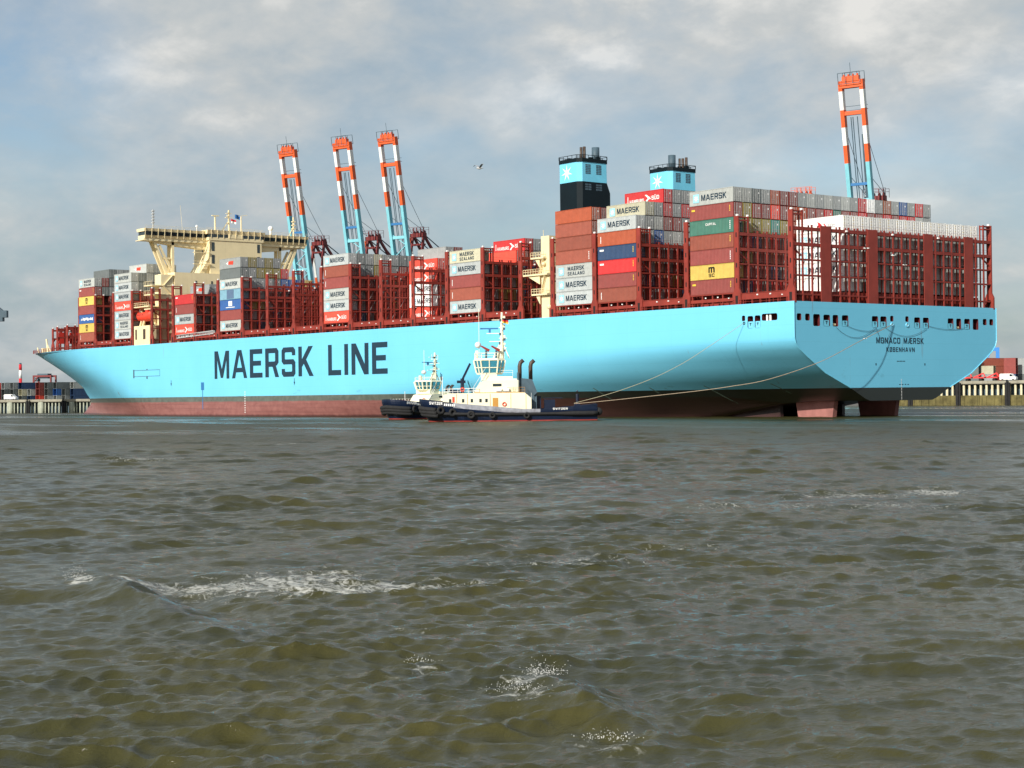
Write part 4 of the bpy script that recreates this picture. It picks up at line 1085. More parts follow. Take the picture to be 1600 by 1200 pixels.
D_cap = mk('lettering', lambda m: text_add(m, 'CAPITAL', (-1.5, ys_, 1.65), SIDE, UPV, .45, 2.7, .2), M_wtext)
D_col = mk('code_marks', lambda m: [m.box(4.75, 4.95, ys_, ys_+.01, .6+k*.34, .82+k*.34) for k in range(5)], M_wtext)
D_coly = mk('code_marks', lambda m: [m.box(4.75, 4.95, ys_, ys_+.01, 1.1+k*.3, 1.3+k*.3) for k in range(4)], M_yellow)
D_coll = mk('code_marks', lambda m: [m.box(-4.85, -4.65, ys_, ys_+.01, .6+k*.28, .84+k*.28) for k in range(5)], M_wtext)
D_tl = mk('corner_mark', lambda m: m.box(-5.1, -3.9, ys_, ys_+.01, 1.8, 2.15), M_wtext)
D_tly = mk('corner_mark', lambda m: m.box(-5.2, -4.3, ys_, ys_+.01, 1.75, 2.1), M_yellow)
D_logo = mk('emblem', lambda m: (m.add([(-2.2,ys_,1.35),(-.9,ys_,1.8),(-.9,ys_,.95)], [(0,1,2)], 1), m.add([(-1.0,ys_-.01,1.1),(1.6,ys_-.01,.9),(2.0,ys_-.01,1.9),(-.6,ys_-.01,1.9)], [(0,1,2,3)], 0)), [M_oring, M_wtext])
D_sq = mk('emblem', lambda m: (m.box(-1.0, 1.0, ys_, ys_+.01, 1.0, 2.35), m.box(-2.4, 2.4, ys_, ys_+.01, .55, .75)), M_wtext)
def f_sq(m):
    q = random.Random(3); x = -4.2
    while x < 4: 
        w_ = q.uniform(.25, .7); m.box(x, x+w_, ys_, ys_+.01, 1.1-q.uniform(0, .3), 1.4+q.uniform(0, .5)); x += w_+q.uniform(.05, .25)
D_scr = mk('lettering', f_sq, M_wtext)
D_band = mk('side_band', lambda m: m.box(-1.9, 1.9, ys_-.01, ys_+.01, .18, 2.6), mat('slate_blue_band', (.10,.16,.26), .5, .1, 1))
MARK = {'mae': [D_star, D_mae], 'sea': [D_star, D_sea], 'ham': [D_ham, D_coll], 'hamr': [D_hamr], 'msc': [D_msc], 'cap': [D_cap, D_col], 'col': [D_col], 'coly': [D_coly],
        'coll': [D_coll], 'tl': [D_tl, D_coly], 'tly': [D_tly, D_coly], 'logo': [D_logo], 'sq': [D_sq], 'scr': [D_scr], 'band': [D_band], '': []}
MTXT = {'mae': 'with star square and dark lettering', 'sea': 'with star square and two lettering lines', 'ham': 'with white lettering and arrow', 'hamr': 'with a red arrow',
        'msc': 'with black stacked letters', 'cap': 'with small white lettering', 'col': 'with white marks', 'coly': 'with yellow marks', 'coll': 'with white marks', 'tl': 'with a white corner mark',
        'tly': 'with a yellow corner mark', 'logo': 'with an orange emblem', 'sq': 'with a white square emblem', 'scr': 'with white script', 'band': 'with a darker middle band', '': 'without lettering'}
ORD = ['bottom', 'second', 'third', 'fourth', 'fifth', 'sixth', 'seventh', 'eighth', 'ninth']
ORDR = ['first', 'second', 'third', 'fourth', 'fifth', 'sixth', 'seventh', 'eighth', 'ninth', 'tenth', 'eleventh', 'twelfth', 'thirteenth', 'fourteenth', 'fifteenth', 'sixteenth', 'seventeenth', 'eighteenth', 'nineteenth', 'twentieth', 'twenty-first', 'twenty-second', 'twenty-third']
BTXT = {'a0': 'behind the transom frame', 'a1': 'of the tall stern block', 'a3': 'of the second block from the stern', 'a4': 'beside the port funnel',
        'c1': 'just left of the funnels', 'c3': 'in the open midship bays', 'c5': 'of the midship block', 'c9': 'second block right of the bridge', 'c11': 'just right of the bridge', 'd0': 'just left of the bridge', 'd2': 'of the block nearest the bow'}
OTXT = {'a1': 'outer stack nearest the stern', 'a3': 'second outer stack from the stern', 'a4': 'outer stack beside the port funnel', 'c1': 'outer stack left of the funnels', 'c5': 'outer midship stack', 'c9': 'second right of the bridge', 'c11': 'outer stack right of the bridge', 'd0': 'outer stack left of the bridge', 'd2': 'outer stack nearest the bow'}
SPEC = []     # (bay, row, tier, colour, mark)
def S(bay, row, t0, items):
    for i, it in enumerate(items):
        c, _, m = it.partition(':'); SPEC.append((bay, row, t0+i, c, m))
# outboard stacks, bottom to top
S('a1', 0, 0, ['maroon:tly', 'yellow:msc', 'maroon:col', 'rust:coly', 'green:cap', 'maroon:tly', 'lgrey:mae'])
S('a3', 0, 0, ['rust:coll', 'maroon:coly', 'red:tl', 'navy:tl', 'orange:coll', 'silver:mae'])
S('a4', 0, 0, ['silver:mae', 'silver:mae', 'lgrey:sea', 'rust:col', 'rust:', 'rust:', 'orange:'])
S('c1', 0, 0, ['silver:mae', 'rust:coll', 'maroon:coll', 'silver:mae', 'cream:sea'])
S('c5', 0, 0, ['bred:ham', 'silver:mae', 'lgrey:mae', 'maroon:coll', 'rust:coll', 'silver:mae'])
S('c9', 0, 0, ['lgrey:mae', 'maroon:', 'blue:sq', 'sky:band', 'lgrey:mae', 'dgrey:', 'grey:logo'])
S('c11', 0, 0, ['bred:ham', 'silver:mae', 'maroon:coll', 'red:tl'])
S('d0', 0, 0, ['silver:mae', 'lgrey:sea', 'silver:mae', 'bred:ham', 'silver:mae', 'silver:mae', 'lgrey:mae'])
S('d2', 0, 0, ['rust:coll', 'yellow:msc', 'blue:scr', 'maroon:', 'yellow:msc', 'maroon:tl', 'lgrey:sea'])
# tall aft block, top three tiers
T7 = 'lgrey lgrey dgrey grey orange maroon maroon grey lgrey grey lgrey grey lgrey grey red white grey brown grey blue grey red grey'.split()
T6 = 'maroon olive maroon maroon bred maroon orange orange maroon maroon red green maroon maroon red maroon maroon red maroon red red lgrey grey'.split()
T5 = 'olive olive olive teal olive orange red olive maroon olive olive maroon'.split()
for r in range(1, 23): S('a1', r, 6, [T7[r]]); S('a1', r, 5, [T6[r]])
for i, c in enumerate(T5): S('a1', i+1, 4, [c])
qq = random.Random(9); dk = ['maroon', 'dgrey', 'red', 'grey', 'olive', 'maroon', 'brown', 'navy']
for r in range(1, 7):
    for t in range(4): S('a1', r, t, [qq.choice(dk)])
for r in range(6, 22):
    S('a0', r, 4, ['white:hamr' if r == 6 else 'white'])
    for t in range(4): S('a0', r, t, [('white:mae' if t else 'white') if r == 6 else ('white' if r < 8 else qq.choice(['lgrey', 'white', 'grey', 'lgrey']))])
# second block
S('a3', 1, 5, ['grey', 'cream:mae']); S('a3', 2, 5, ['lgrey', 'grey', 'grey'][:2]); S('a3', 3, 5, ['maroon', 'red', 'red:ham'])
S('a3', 4, 5, ['maroon', 'grey', 'grey']); S('a3', 5, 5, ['grey', 'red', 'grey']); S('a3', 6, 5, ['red', 'red', 'lgrey'])
S('a3', 7, 5, ['grey', 'red', 'lgrey'])
for r in range(1, 8):
    S('a3', r, 4, [['grey', 'blue', 'grey', 'lgrey', 'grey', 'grey', 'lgrey'][r-1]])
    if r < 6:
        for t in range(4): S('a3', r, t, [qq.choice(dk)])
S('a4', 1, 6, ['maroon']); S('a4', 2, 6, ['grey']); S('a4', 3, 6, ['grey']); S('a4', 4, 6, ['lgrey']); S('a4', 5, 6, ['grey'])
# left of the funnels
S('c1', 5, 4, ['rust', 'red:ham'])
for i, c in enumerate(['grey', 'grey', 'lgrey', 'grey', 'grey', 'grey', 'lgrey']): S('c1', 6+i, 5, [c])
for i, c in enumerate(['grey', 'maroon', 'red']): S('c1', 6+i, 4, [c])
S('c1', 4, 4, ['bred'])
for r in range(1, 5):
    for t in range(4):
        if t > 0: S('c1', r, t, [['dgrey', 'grey', 'dgrey', 'maroon'][(r+t) % 4]])
for r, L in ((3, ['bred:ham', 'white:mae', 'white:mae', 'bred:ham', 'bred:ham']), (4, ['grey', 'grey', 'lgrey', 'bred', 'bred', 'grey'])): S('c3', r, 0, L)
for r in range(5, 9): S('c3', r, 4, [['red', 'maroon', 'maroon', 'olive'][r-5]])
S('c3', 5, 5, ['maroon'])
for r in range(1, 9): S('c5', r, 5, [['dgrey', 'grey', 'cream', 'grey', 'grey', 'dgrey', 'grey', 'maroon'][r-1]]); 
for r in range(1, 6): S('c5', r, 4, [['dgrey', 'dgrey', 'olive', 'maroon', 'dgrey'][r-1]])
for r in range(1, 5): S('c9', r, 5, [['grey', 'olive', 'olive', 'olive'][r-1], ['olive', 'grey', 'olive', 'grey'][r-1]])
S('c9', 5, 5, ['red'])
for r in range(1, 6): S('c9', r, 4, [['grey', 'grey', 'grey', 'dgrey', 'blue'][r-1]])
for r in range(6, 9): S('c9', r, 4, [['blue', 'blue', 'yellow'][r-6]])
S('c11', 2, 4, ['grey:logo'])
for r in range(3, 7): S('c11', r, 4, ['grey'])
for r in range(1, 4): S('c11', r, 3, ['dgrey'])
S('d0', 1, 6, ['grey']); S('d0', 2, 6, ['grey', 'lgrey:logo']); S('d0', 3, 6, ['brown', 'grey']); S('d0', 4, 6, ['grey', 'grey']); S('d0', 5, 6, ['grey', 'grey'])
for r in range(1, 6): S('d0', r, 5, [['grey', 'grey', 'lgrey', 'lgrey', 'grey'][r-1]]); S('d0', r, 4, [['dgrey', 'maroon', 'maroon', 'maroon', 'grey'][r-1]])
S('d2', 1, 6, ['grey']); S('d2', 2, 6, ['red', 'blue']); S('d2', 3, 6, ['grey', 'maroon']); S('d2', 4, 6, ['grey', 'grey'])
for r in range(1, 5): S('d2', r, 5, [['maroon', 'dgrey', 'maroon', 'grey'][r-1]])
def weight(s):
    bay, row, tier, c, m = s
    d = abs(BAYS[bay][0]-208)**2+228**2
    vis = 1.0 if row == 0 else (.9 if m else 0)
    if bay == 'a0': vis = max(vis, .7 if tier == 4 or row < 8 else .22-.004*row)
    elif tier >= 4: vis = max(vis, .45)
    else: vis = max(vis, .3-.02*row)
    return vis/d
SPEC = list({(b, r, t): (b, r, t, c, m) for b, r, t, c, m in SPEC}.values())
SPEC.sort(key=weight, reverse=True)
NIND = 262
first_c = None
def place_container(x, y, z, colour, mark, label, group, rot=0.0, reefer=False, door=True):
    o = link('shipping_container', ME_C, None, label=label, cat='container', group=group, loc=(x, y, z), rot=rot)
    c = COLS[colour]; j = .88+.24*random.random(); c = tuple(min(.9, v*j) for v in c)
    o.color = (*c, 1)
    if door:
        d = link('door', ME_R if reefer else ME_D, o); d.color = (*c, 1)
    for nm, me in MARK[mark]: link(nm, me, o)
    return o
for bay, row, tier, c, m in SPEC[:NIND]:
    xa, xb = BAYS[bay]; x = (xa+xb)/2; y = Y0+PY*row+PY/2-.02; z = ZC+PZ*tier
    tn = ORD[tier]+' tier' if tier else 'bottom tier'
    if row == 0: lab = f"{CNAME[c]} container {MTXT[m]}, {tn}, {OTXT[bay]}"
    elif bay == 'a0': lab = f"{CNAME[c]} container{' '+MTXT[m] if m else ''}, {tn}, {ORDR[row-6]} column {BTXT[bay]}"
    else: lab = f"{CNAME[c]} container, {tn}, {ORDR[row]} row inboard {BTXT[bay]}"
    if len(lab.split()) > 16: lab = lab.replace(' and dark lettering', '').replace(' and arrow', '').replace('outer stack', 'stack').replace('star square and two lettering lines', 'two lettering lines')
    if len(lab.split()) > 16: lab = lab.replace(' container', ' box', 1).replace(' with a ', ' with ').replace('of the ', '')
    place_container(x, y, z, c, m, lab, 'containers stacked on the ship', reefer=(bay == 'a0'))
# hidden and far inner containers as one mass
st = MB(); have = {(b, r, t) for b, r, t, _, _ in SPEC[:NIND]}
rest = [(b, r, t, COLS[c]) for b, r, t, c, m in SPEC[NIND:]]
fill = {'a1': (1, 22, 5), 'a3': (1, 22, 5), 'a4': (1, 22, 6), 'c1': (1, 22, 4), 'c5': (1, 22, 5), 'c9': (1, 18, 4), 'c11': (1, 22, 3), 'd0': (1, 21, 5), 'd2': (2, 20, 5), 'c3': (4, 20, 4)}
qd = random.Random(4); pal = [0, 0, 1, 2, 3, 4, 1, 5]
mats_f = [mat('stack_'+nm, COLS[nm], .6, .15, .7) for nm in ('maroon', 'dgrey', 'grey', 'rust', 'navy', 'olive', 'lgrey')]
def fbox(b, r, t, mi):
    xa, xb = BAYS[b]; x = (xa+xb)/2; y = Y0+PY*r+PY/2; z = ZC+PZ*t; hx, hy = CL/2, CW/2-.03
    st.box(x-hx, x+hx-.05, y-hy, y+hy, z+.05, z+CH-.03, mi)
    for k in range(4): st.box(x+hx-.05, x+hx, y-.8+k*.53-.03, y-.8+k*.53+.03, z+.15, z+CH-.1, 6)
for b, (r0, r1, tt) in fill.items():
    for r in range(r0, r1+1):
        for t in range(tt):
            if (b, r, t) not in have: fbox(b, r, t, qd.choice(pal))
for b, r, t, c in rest:
    if (b, r, t) in have or (b in fill and fill[b][0] <= r <= fill[b][1] and t < fill[b][2]): continue
    fbox(b, r, t, 6 if b == 'a0' else qd.choice([1, 2, 2, 0]))
st.build('container_stacks', mats_f, kind='stuff', label='mass of dim container ends packed behind the red lashing bridges')

# ------------------------------------------------------------------ TUGS
def build_tug():
    root = link('tugboat', None, cat='tugboat')
    L, B = 33.0, 5.6
    # hull: stations from stern (x=-16.5) to bow (16.5); local +x = ahead, +y = port... port side faces +y
    def sheer(x):
        t = (x+16.5)/33
        return 2.55+1.0*max(0, (.16-t)/.16)*.5+1.75*max(0, (t-.45)/.55)**1.35 - .35*math.exp(-((t-.36)/.12)**2)
    def halfb(x, z):
        t = (x+16.5)/33; f = 1.0
        if t > .70: f = math.sqrt(max(0, 1-((t-.70)/.30)**2.3))*.97+.03
        if t < .12: f = .86+.14*(t/.12)
        flare = .80+.20*min(1, max(0, (z+.5)/2.8)) if t > .6 else .93+.07*min(1, max(0, z/2))
        if t > .75: flare = .62+.38*min(1, max(0, (z+.3)/3.2))
        return B*f*flare
    xs = [-16.5,-15.5,-14,-12,-9,-6,-3,0,3,6,8,10,11.5,13,14.2,15.2,15.9,16.35,16.5]
    def strip(z0f, z1f, m, nm, grow=0.0, xs_=xs, cut=None, parent=None, smooth=True):
        mb = MB()
        for sgn in (1, -1):
            row = []
            for x in xs_:
                za, zb = z0f(x), z1f(x)
                rk = lambda z: x-(1.8*(1-min(1, max(0, z/3.6))) if x > 12 else 0)*((x-12)/4.5)
                row.append([(rk(z)+(grow*1.0 if x > 15.8 else (-grow if x < -16 else 0)), sgn*(halfb(x, z)+grow), z) for z in (za, (za+zb)/2, zb)])
            for a, b in zip(row, row[1:]): mb.add(a+b, [(0,1,4,3),(1,2,5,4)], m)
            if sgn == 1: first, last = row[0], row[-1]
            else:
                mb.add(first+row[0], [(0,1,4,3),(1,2,5,4)], m); mb.add(last+row[-1], [(0,1,4,3),(1,2,5,4)], m)
        return mb
    m1 = strip(lambda x: -1.2, lambda x: .22, 0, 'x'); m2 = strip(lambda x: .22, lambda x: sheer(x)-.9, 1, 'x'); m3 = strip(lambda x: sheer(x)-.9, sheer, 2, 'x', .0)
    hb = MB(); 
    for q in (m1, m2, m3): hb.add(q.v, q.f, 0); hb.m[-len(q.m):] = q.m
    # deck
    for a, b in zip(xs, xs[1:]):
        za, zb = sheer(a)-.8, sheer(b)-.8
        hb.add([(a, halfb(a,2), za), (b, halfb(b,2), zb), (b, -halfb(b,2), zb), (a, -halfb(a,2), za)], [(0,1,2,3)], 3)
    # bulwark colour: worn grey amidships, navy at the ends -> by slot
    for i, f in enumerate(hb.f):
        if hb.m[i] == 2:
            xm = sum(hb.v[k][0] for k in f)/4
            if xm < -6.5 or xm > 10.5: hb.m[i] = 1
    h = hb.build('hull', [M_tred, M_navy, M_grey, M_dkred], root, False)
    fd = MB()
    for sgn in (1, -1):
        P = [(x-(1.0*((x-12)/4.5) if x > 12 else 0)*.5, sgn*(halfb(x, 1.7)+.14), 1.35 if x < 3 else 1.35+.25*((x-3)/13.5)) for x in xs if -16.5 <= x <= 16.4]
        fd.tube(P, [.42 if x[0] < -9 else (.26 if x[0] < 9 else .3) for x in P], 8)
    fd.tube([(-16.7, -4.7, 1.6), (-16.9, 0, 1.6), (-16.7, 4.7, 1.6)], .75, 10)
    # thick bow fender, stacked rubber rolls
    for dz, rr in ((0, .42), (.55, .46), (1.1, .42)):
        P = []
        for k in range(-9, 10):
            t = k/9*1.15; x = 11.2+5.2*math.cos(t)+(-.55+dz*.4); y = 5.0*math.sin(t); P.append((x, y, 1.55+dz-.045*abs(k)))
        fd.tube(P, rr, 10)
    fd.build('rubber_fender', M_rubber, h, True)
    for i, (x, z) in enumerate(((12.3, 2.15), (10.1, 1.75), (6.7, 1.3), (2.8, 1.15), (-3.5, 1.05))):
        for sgn in (1, -1):
            t = MB(); yy = sgn*(halfb(x, z)+.42); t.torus((x, yy, z), (.0 if x < 9 else -.35, sgn, 0), .52 if i < 3 else .42, .26 if i < 3 else .2, 20, 8); t.build('tyre_fender', M_rubber, h, True)
    tx = MB(); a = 14.5
    text_add(tx, 'SVITZER', (14.4, halfb(13.2, 3.6)+.15, 3.28), (-.965, .26, -.05), (0,0,1), .5, 2.5, .2)
    k = 11.7
    for j in range(6): tx.bar((k-j*.36, halfb(k-j*.36, 3.3)+.05, 3.2-.03*j), (k-j*.36-.24, halfb(k-j*.36, 3.3)+.06, 3.18-.03*j), .02, .42)
    text_add(tx, 'SVITZER', (-8.3, halfb(-8.3, 2.4)+.06, 2.05), (-1,0,0), (0,0,1), .34, 2.7, .2)
    tx.build('name_lettering', M_wtext, h)
    # deckhouse
    d = MB(); d.prism([(12.0, 1.9), (12.0, 5.0), (10.5, 5.25), (-3.2, 5.25), (-4.4, 4.2), (-4.4, 1.7)], 1, -3.7, 3.7); dh_ = d.build('deckhouse', M_tcream, root)
    d = MB(); d.prism([(6.3, 5.25), (5.0, 7.3), (4.0, 7.6), (-2.1, 7.6), (-2.1, 5.25)], 1, -3.1, 3.1); d.box(1.9, 4.9, -2.3, 2.3, 7.6, 8.8); d.box(-1.0, 1.9, -2.6, 2.6, 7.6, 8.3); d.build('upper_deckhouse', M_tcream, root)
    for x in (10.6, 8.2, 6.6, 5.0, 3.9):
        for s in (1, -1): d = MB(); d.box(x-.22, x+.22, s*3.7-.03, s*3.7+.03, 3.55, 4.2); d.build('porthole_window', M_glass, dh_)
    for s in (1, -1): d = MB(); d.box(1.1, 2.7, s*3.1-.03, s*3.1+.03, 6.45, 6.95); d.build('deckhouse_window', M_glass, dh_)
    d = MB()
    for s in (1, -1): d.box(1.75, 2.75, s*3.7-.06, s*3.7+.06, 2.1, 4.35)
    d.build('cabin_door', M_wood, dh_)
    d = MB(); 
    for x, z in ((.6, 3.15), (9.0, 2.7), (8.3, 5.95)): d.torus((x, 3.8, z), (0,1,0), .32, .10, 16, 6)
    d.box(10.2, 9.8, 3.72, 3.78, 3.6, 4.6); d.build('lifebuoy', M_oring, dh_)
    d = MB()      # fan emblem: curved blades on the funnel casing side
    for k in range(6):
        t0 = k*math.pi/3
        P = [(.25, t0), (.75, t0+.25), (.92, t0+.75), (.55, t0+.55)]
        c = [(-.75+r*math.cos(t), 2.68, 6.9+r*.8*math.sin(t)) for r, t in P]; d.add(c, [(0,1,2,3)])
    d.build('fan_emblem', M_grey, dh_)
    d = MB(); d.box(-2.0, .5, 2.4, 2.66, 5.9, 7.85); d.build('emblem_board', M_tcream, dh_)
    # engine casing, exhausts
    d = MB(); d.prism([(-2.1, 4.0), (-2.1, 8.0), (-4.6, 7.7), (-5.4, 5.6), (-5.4, 1.8), (-4.42, 1.8), (-4.42, 4.0)], 1, -2.2, 2.4); d.bar((-3.0, 2.6, 7.4), (-5.2, 2.6, 5.0), .5, .9); d.tube([(-2.0, 2.9, 4.0), (-2.0, 2.9, 9.0)], .22, 8); d.build('engine_casing', M_tdark, root)
    for x, y in ((-2.3, 2.0), (-4.35, -1.4)):
        d = MB(); d.tube([(x, y, 5.0), (x, y, 10.2), (x-.15, y, 10.8), (x-.7, y, 11.3)], .38, 12); d.build('exhaust_pipe', M_brown, root, True)
    # wheelhouse: flared ring of windows
    def ring(hx, hy, z, xo=0.0):
        pts = [(1.0,.42),(.55,1),(-.55,1),(-1,.5),(-1,-.5),(-.55,-1),(.55,-1),(1.0,-.42)]
        return [(3.3+xo+hx*a, hy*b, z) for a, b in pts]
    def skin(mb, A, B, m=0): mb.add(A+B, [(i, (i+1)%8, 8+(i+1)%8, 8+i) for i in range(8)], m)
    w = MB(); r0, r1, r2, r3 = ring(2.35, 2.3, 8.7), ring(2.45, 2.4, 9.0), ring(2.95, 2.9, 11.3), ring(2.75, 2.7, 11.7)
    skin(w, r0, r1); skin(w, r2, r3); w.add(r3, [tuple(range(8))]); w.add(r0, [tuple(range(8))])
    rm = [tuple(a_+(b_-a_)*.42 for a_, b_ in zip(p, q)) for p, q in zip(r1, r2)]
    for i in range(8):
        A, Bq = Vector(r1[i]), Vector(r2[i]); w.bar(A, Bq, .26); Cq, Dq = Vector(r1[(i+1)%8]), Vector(r2[(i+1)%8])
        w.bar(A.lerp(Cq, .5), Bq.lerp(Dq, .5), .18); w.bar(rm[i], rm[(i+1)%8], .14, .14)
    w.add(r2, [tuple(range(8))])
    wh = w.build('wheelhouse', M_tcream, root)
    g = MB(); skin(g, [tuple(Vector(p)*.985+Vector((.05,0,.13))) for p in r1], [tuple(Vector(p)*.985+Vector((.05,0,.15))) for p in r2]); g.build('wheelhouse_window', M_tint, wh)
    w = MB()
    for a in r3: w.bar(a, (a[0], a[1], 12.7), .07)
    for i in range(8): w.bar((*r3[i][:2], 12.7), (*r3[(i+1)%8][:2], 12.7), .07); w.bar((*r3[i][:2], 12.2), (*r3[(i+1)%8][:2], 12.2), .05)
    w.box(5.4, 5.9, -.3, .3, 11.7, 13.2); w.tube([(5.2, .8, 11.7), (5.2, .8, 21.0)], .05, 6)
    w.build('roof_rail', M_tcream, wh)
    w = MB(); w.ball((5.4, .9, 14.2), .6, 10, 8); w.build('radar_dome', M_white, wh, True)
    # mast
    w = MB(); w.tube([(1.3, 0, 11.6), (.95, 0, 14), (.9, 0, 20.3)], [.75, .36, .20], 8)
    for z, a, b in ((18.8, -.6, 1.9), (16.3, -.3, 2.9), (14.8, -.3, 2.4), (13.6, -.8, 1.3), (17.4, -.5, .6), (15.4, -.9, .6)): w.box(.9-(-a if a > 0 else -a)*0+a, .9+b, -.15, .15, z, z+.14)
    for z in (19.2, 17.6, 15.6, 14.2, 13.0): w.box(.3, .7, -.2, .2, z, z+.4)
    for z in (17.0, 15.2): w.bar((.9, -1.6, z), (.9, 1.6, z), .1)
    w.box(.75, 1.05, -1.1, 1.1, 18.2, 18.32); w.tube([(.9, 1.0, 18.3), (.9, 1.0, 19.6)], .05, 5); w.tube([(.9, -1.0, 18.3), (.9, -1.0, 19.9)], .05, 5); w.bar((2.6, 0, 11.7), (1.1, 0, 15.0), .22); w.bar((-.4, 0, 11.7), (.8, 0, 14.6), .18)
    w.build('mast', M_tcream, root)
    w = MB()
    for x, z in ((1.35, 12.6), (1.3, 14.3), (.45, 15.0), (1.25, 16.0), (.5, 17.0), (1.2, 18.6), (.55, 12.9)): w = MB(); w.box(x-.2, x+.2, -.25, .25, z, z+.45); w.build('navigation_lamp', M_tdark, root)
    w = MB(); w.box(1.6, 5.0, -.12, .12, 17.15, 17.4); w.box(3.0, 3.4, -.15, .15, 16.5, 17.15); w.build('radar_scanner', M_cblue, root)
    w = MB()
    for x, y in ((3.9, 1.0), (2.0, 1.2)): w.tube([(x, y, 11.7), (x, y, 13.2)], .2, 8, 0); w.tube([(x-.6, y, 13.1), (x+.9, y+.1, 14.0)], [.28, .14], 8, 1)
    w.build('fire_monitor', [M_tdark, M_tred], root)
    # foredeck: rail, crane, winch
    w = MB()
    for x0, x1, z in ((5.4, 12.0, 5.2),):
        for s in (1, -1):
            for hz in (.5, 1.0): w.bar((x0, s*3.5, z+hz), (x1, s*3.3, z+hz-.15), .06)
            for k in range(8): x = x0+(x1-x0)*k/7; w.bar((x, s*3.45, z-.1), (x, s*3.45, z+1.0), .06)
    w.bar((6.3, 3.1, 5.3), (4.0, 3.1, 9.0), .08); w.bar((6.3, 3.1, 6.3), (4.0, 3.1, 9.9), .06); w.bar((12.1, 1.5, 4.9), (12.1, 1.5, 8.4), .10)
    for k in range(6): w.bar((-4.4-k*.0, 3.2, 4.2), (-4.4, 3.2, 5.2), .05)
    w.bar((-1.0, 2.9, 8.4), (-1.0, 2.9, 9.4), .06); w.bar((1.2, 2.9, 9.4), (-1.0, 2.9, 9.4), .06); w.bar((1.2, 2.9, 9.0), (-1.0, 2.9, 9.0), .05)
    w.build('deck_rail', M_white, root)
    w = MB(); w.tube([(8.4, .5, 5.2), (8.4, .5, 8.0)], .35, 8); w.bar((8.5, .5, 7.6), (6.9, .5, 10.8), .5, .4); w.bar((9.4, .5, 7.4), (7.8, .5, 7.4), .7, .5); w.box(8.9, 10.6, -.4, .9, 5.2, 5.9); w.build('deck_crane', M_navy, root)
    w = MB(); w.tube([(-7.8, -1.2, 2.9), (-7.8, 1.2, 2.9)], .85, 12); w.build('winch_drum', M_navy, root); w = MB(); w.box(-8.8, -6.8, -1.6, -1.3, 1.8, 3.9); w.box(-8.8, -6.8, 1.3, 1.6, 1.8, 3.9); w.box(-6.2, -4.8, -1.5, 1.5, 1.9, 4.6)
    w.bar((-10.2, -1.4, 4.2), (-6.6, -1.4, 4.2), .14); w.bar((-10.2, 1.4, 4.2), (-6.6, 1.4, 4.2), .14)
    w.build('winch_frame', M_navy, root); w = MB()
    w.tube([(-13.0, -.55, 1.9), (-13.0, -.55, 4.9)], .25, 8); w.tube([(-13.0, .55, 1.9), (-13.0, .55, 4.9)], .25, 8); w.tube([(-13.0, -.7, 3.9), (-13.0, .7, 3.9)], .2, 8); w.box(-13.5, -12.4, -1, 1, 1.9, 3.2); w.ball((-13.0, 0, 5.4), .18)
    w.build('towing_bitt', M_navy, root)
    for x, y in ((1.6, 3.4), (.2, 3.4)): w = MB(); w.tube([(x-.5, y, 5.75), (x+.5, y, 5.75)], .35, 10); w.build('liferaft_canister', M_white, root)
    w = MB()
    for s in (1, -1):
        w.bar((6.0, s*3.6, 5.3), (-3.0, s*3.6, 5.3), .08, .14)
        for x in (9.4, 7.4, 3.2, -.6, -3.4): w.box(x-.04, x+.04, s*3.71-.02, s*3.71+.02, 2.0, 5.1)
        for hz in (.5, 1.0): w.bar((-3.2, s*3.55, 5.25+hz), (.0, s*3.55, 5.25+hz), .05)
        for k in range(4): w.bar((-3.2+k*1.05, s*3.55, 5.25), (-3.2+k*1.05, s*3.55, 6.25), .05)
    w.build('house_trim', M_wood, root)
    fr = flag('ensign', (.85, .2, 19.2), (-1, 0, 0), 1.15, .95, [M_black, M_flag_r, M_flag_y], root)
    return root
tug = build_tug()
TC = (at_d(655, 656, 321)+at_d(932, 648, 321))/2
tug.location = (TC.x, TC.y, 0); tug.rotation_euler = (0, 0, math.atan2(-Rv.y, -Rv.x))
tug['label'] = 'cream and navy tugboat lying broadside in front of the ship, tyres along its side'; tug['group'] = 'tugboats alongside the ship'
tug2 = copy_tree(tug, None, 'second tugboat half hidden behind the other one, its blunt navy bow turned to the viewer')
hd = math.atan2(-Rv.y, -Rv.x)+R_(47)
T2 = at_z(604, 652.5, 0); T2 = CAM+(T2-CAM)*(361/((T2-CAM).dot(Fv)))
tug2.location = (T2.x-15.2*math.cos(hd), T2.y-15.2*math.sin(hd), 0); tug2.rotation_euler = (0, 0, hd)
for ch_ in list(tug2.children):
    if ch_.name.startswith('deck_crane'): bpy.data.objects.remove(ch_)
tug2.scale = (.92, .92, .70)
for ch_ in list(tug2.children):
    nm_ = ch_.name.split('.')[0]
    if nm_ == 'hull': ch_.scale = (1, 1, 1.42)
    if nm_ == 'exhaust_pipe': ch_.scale = (1, 1, .9)
    if nm_ in ('fire_monitor', 'ensign'): bpy.data.objects.remove(ch_)
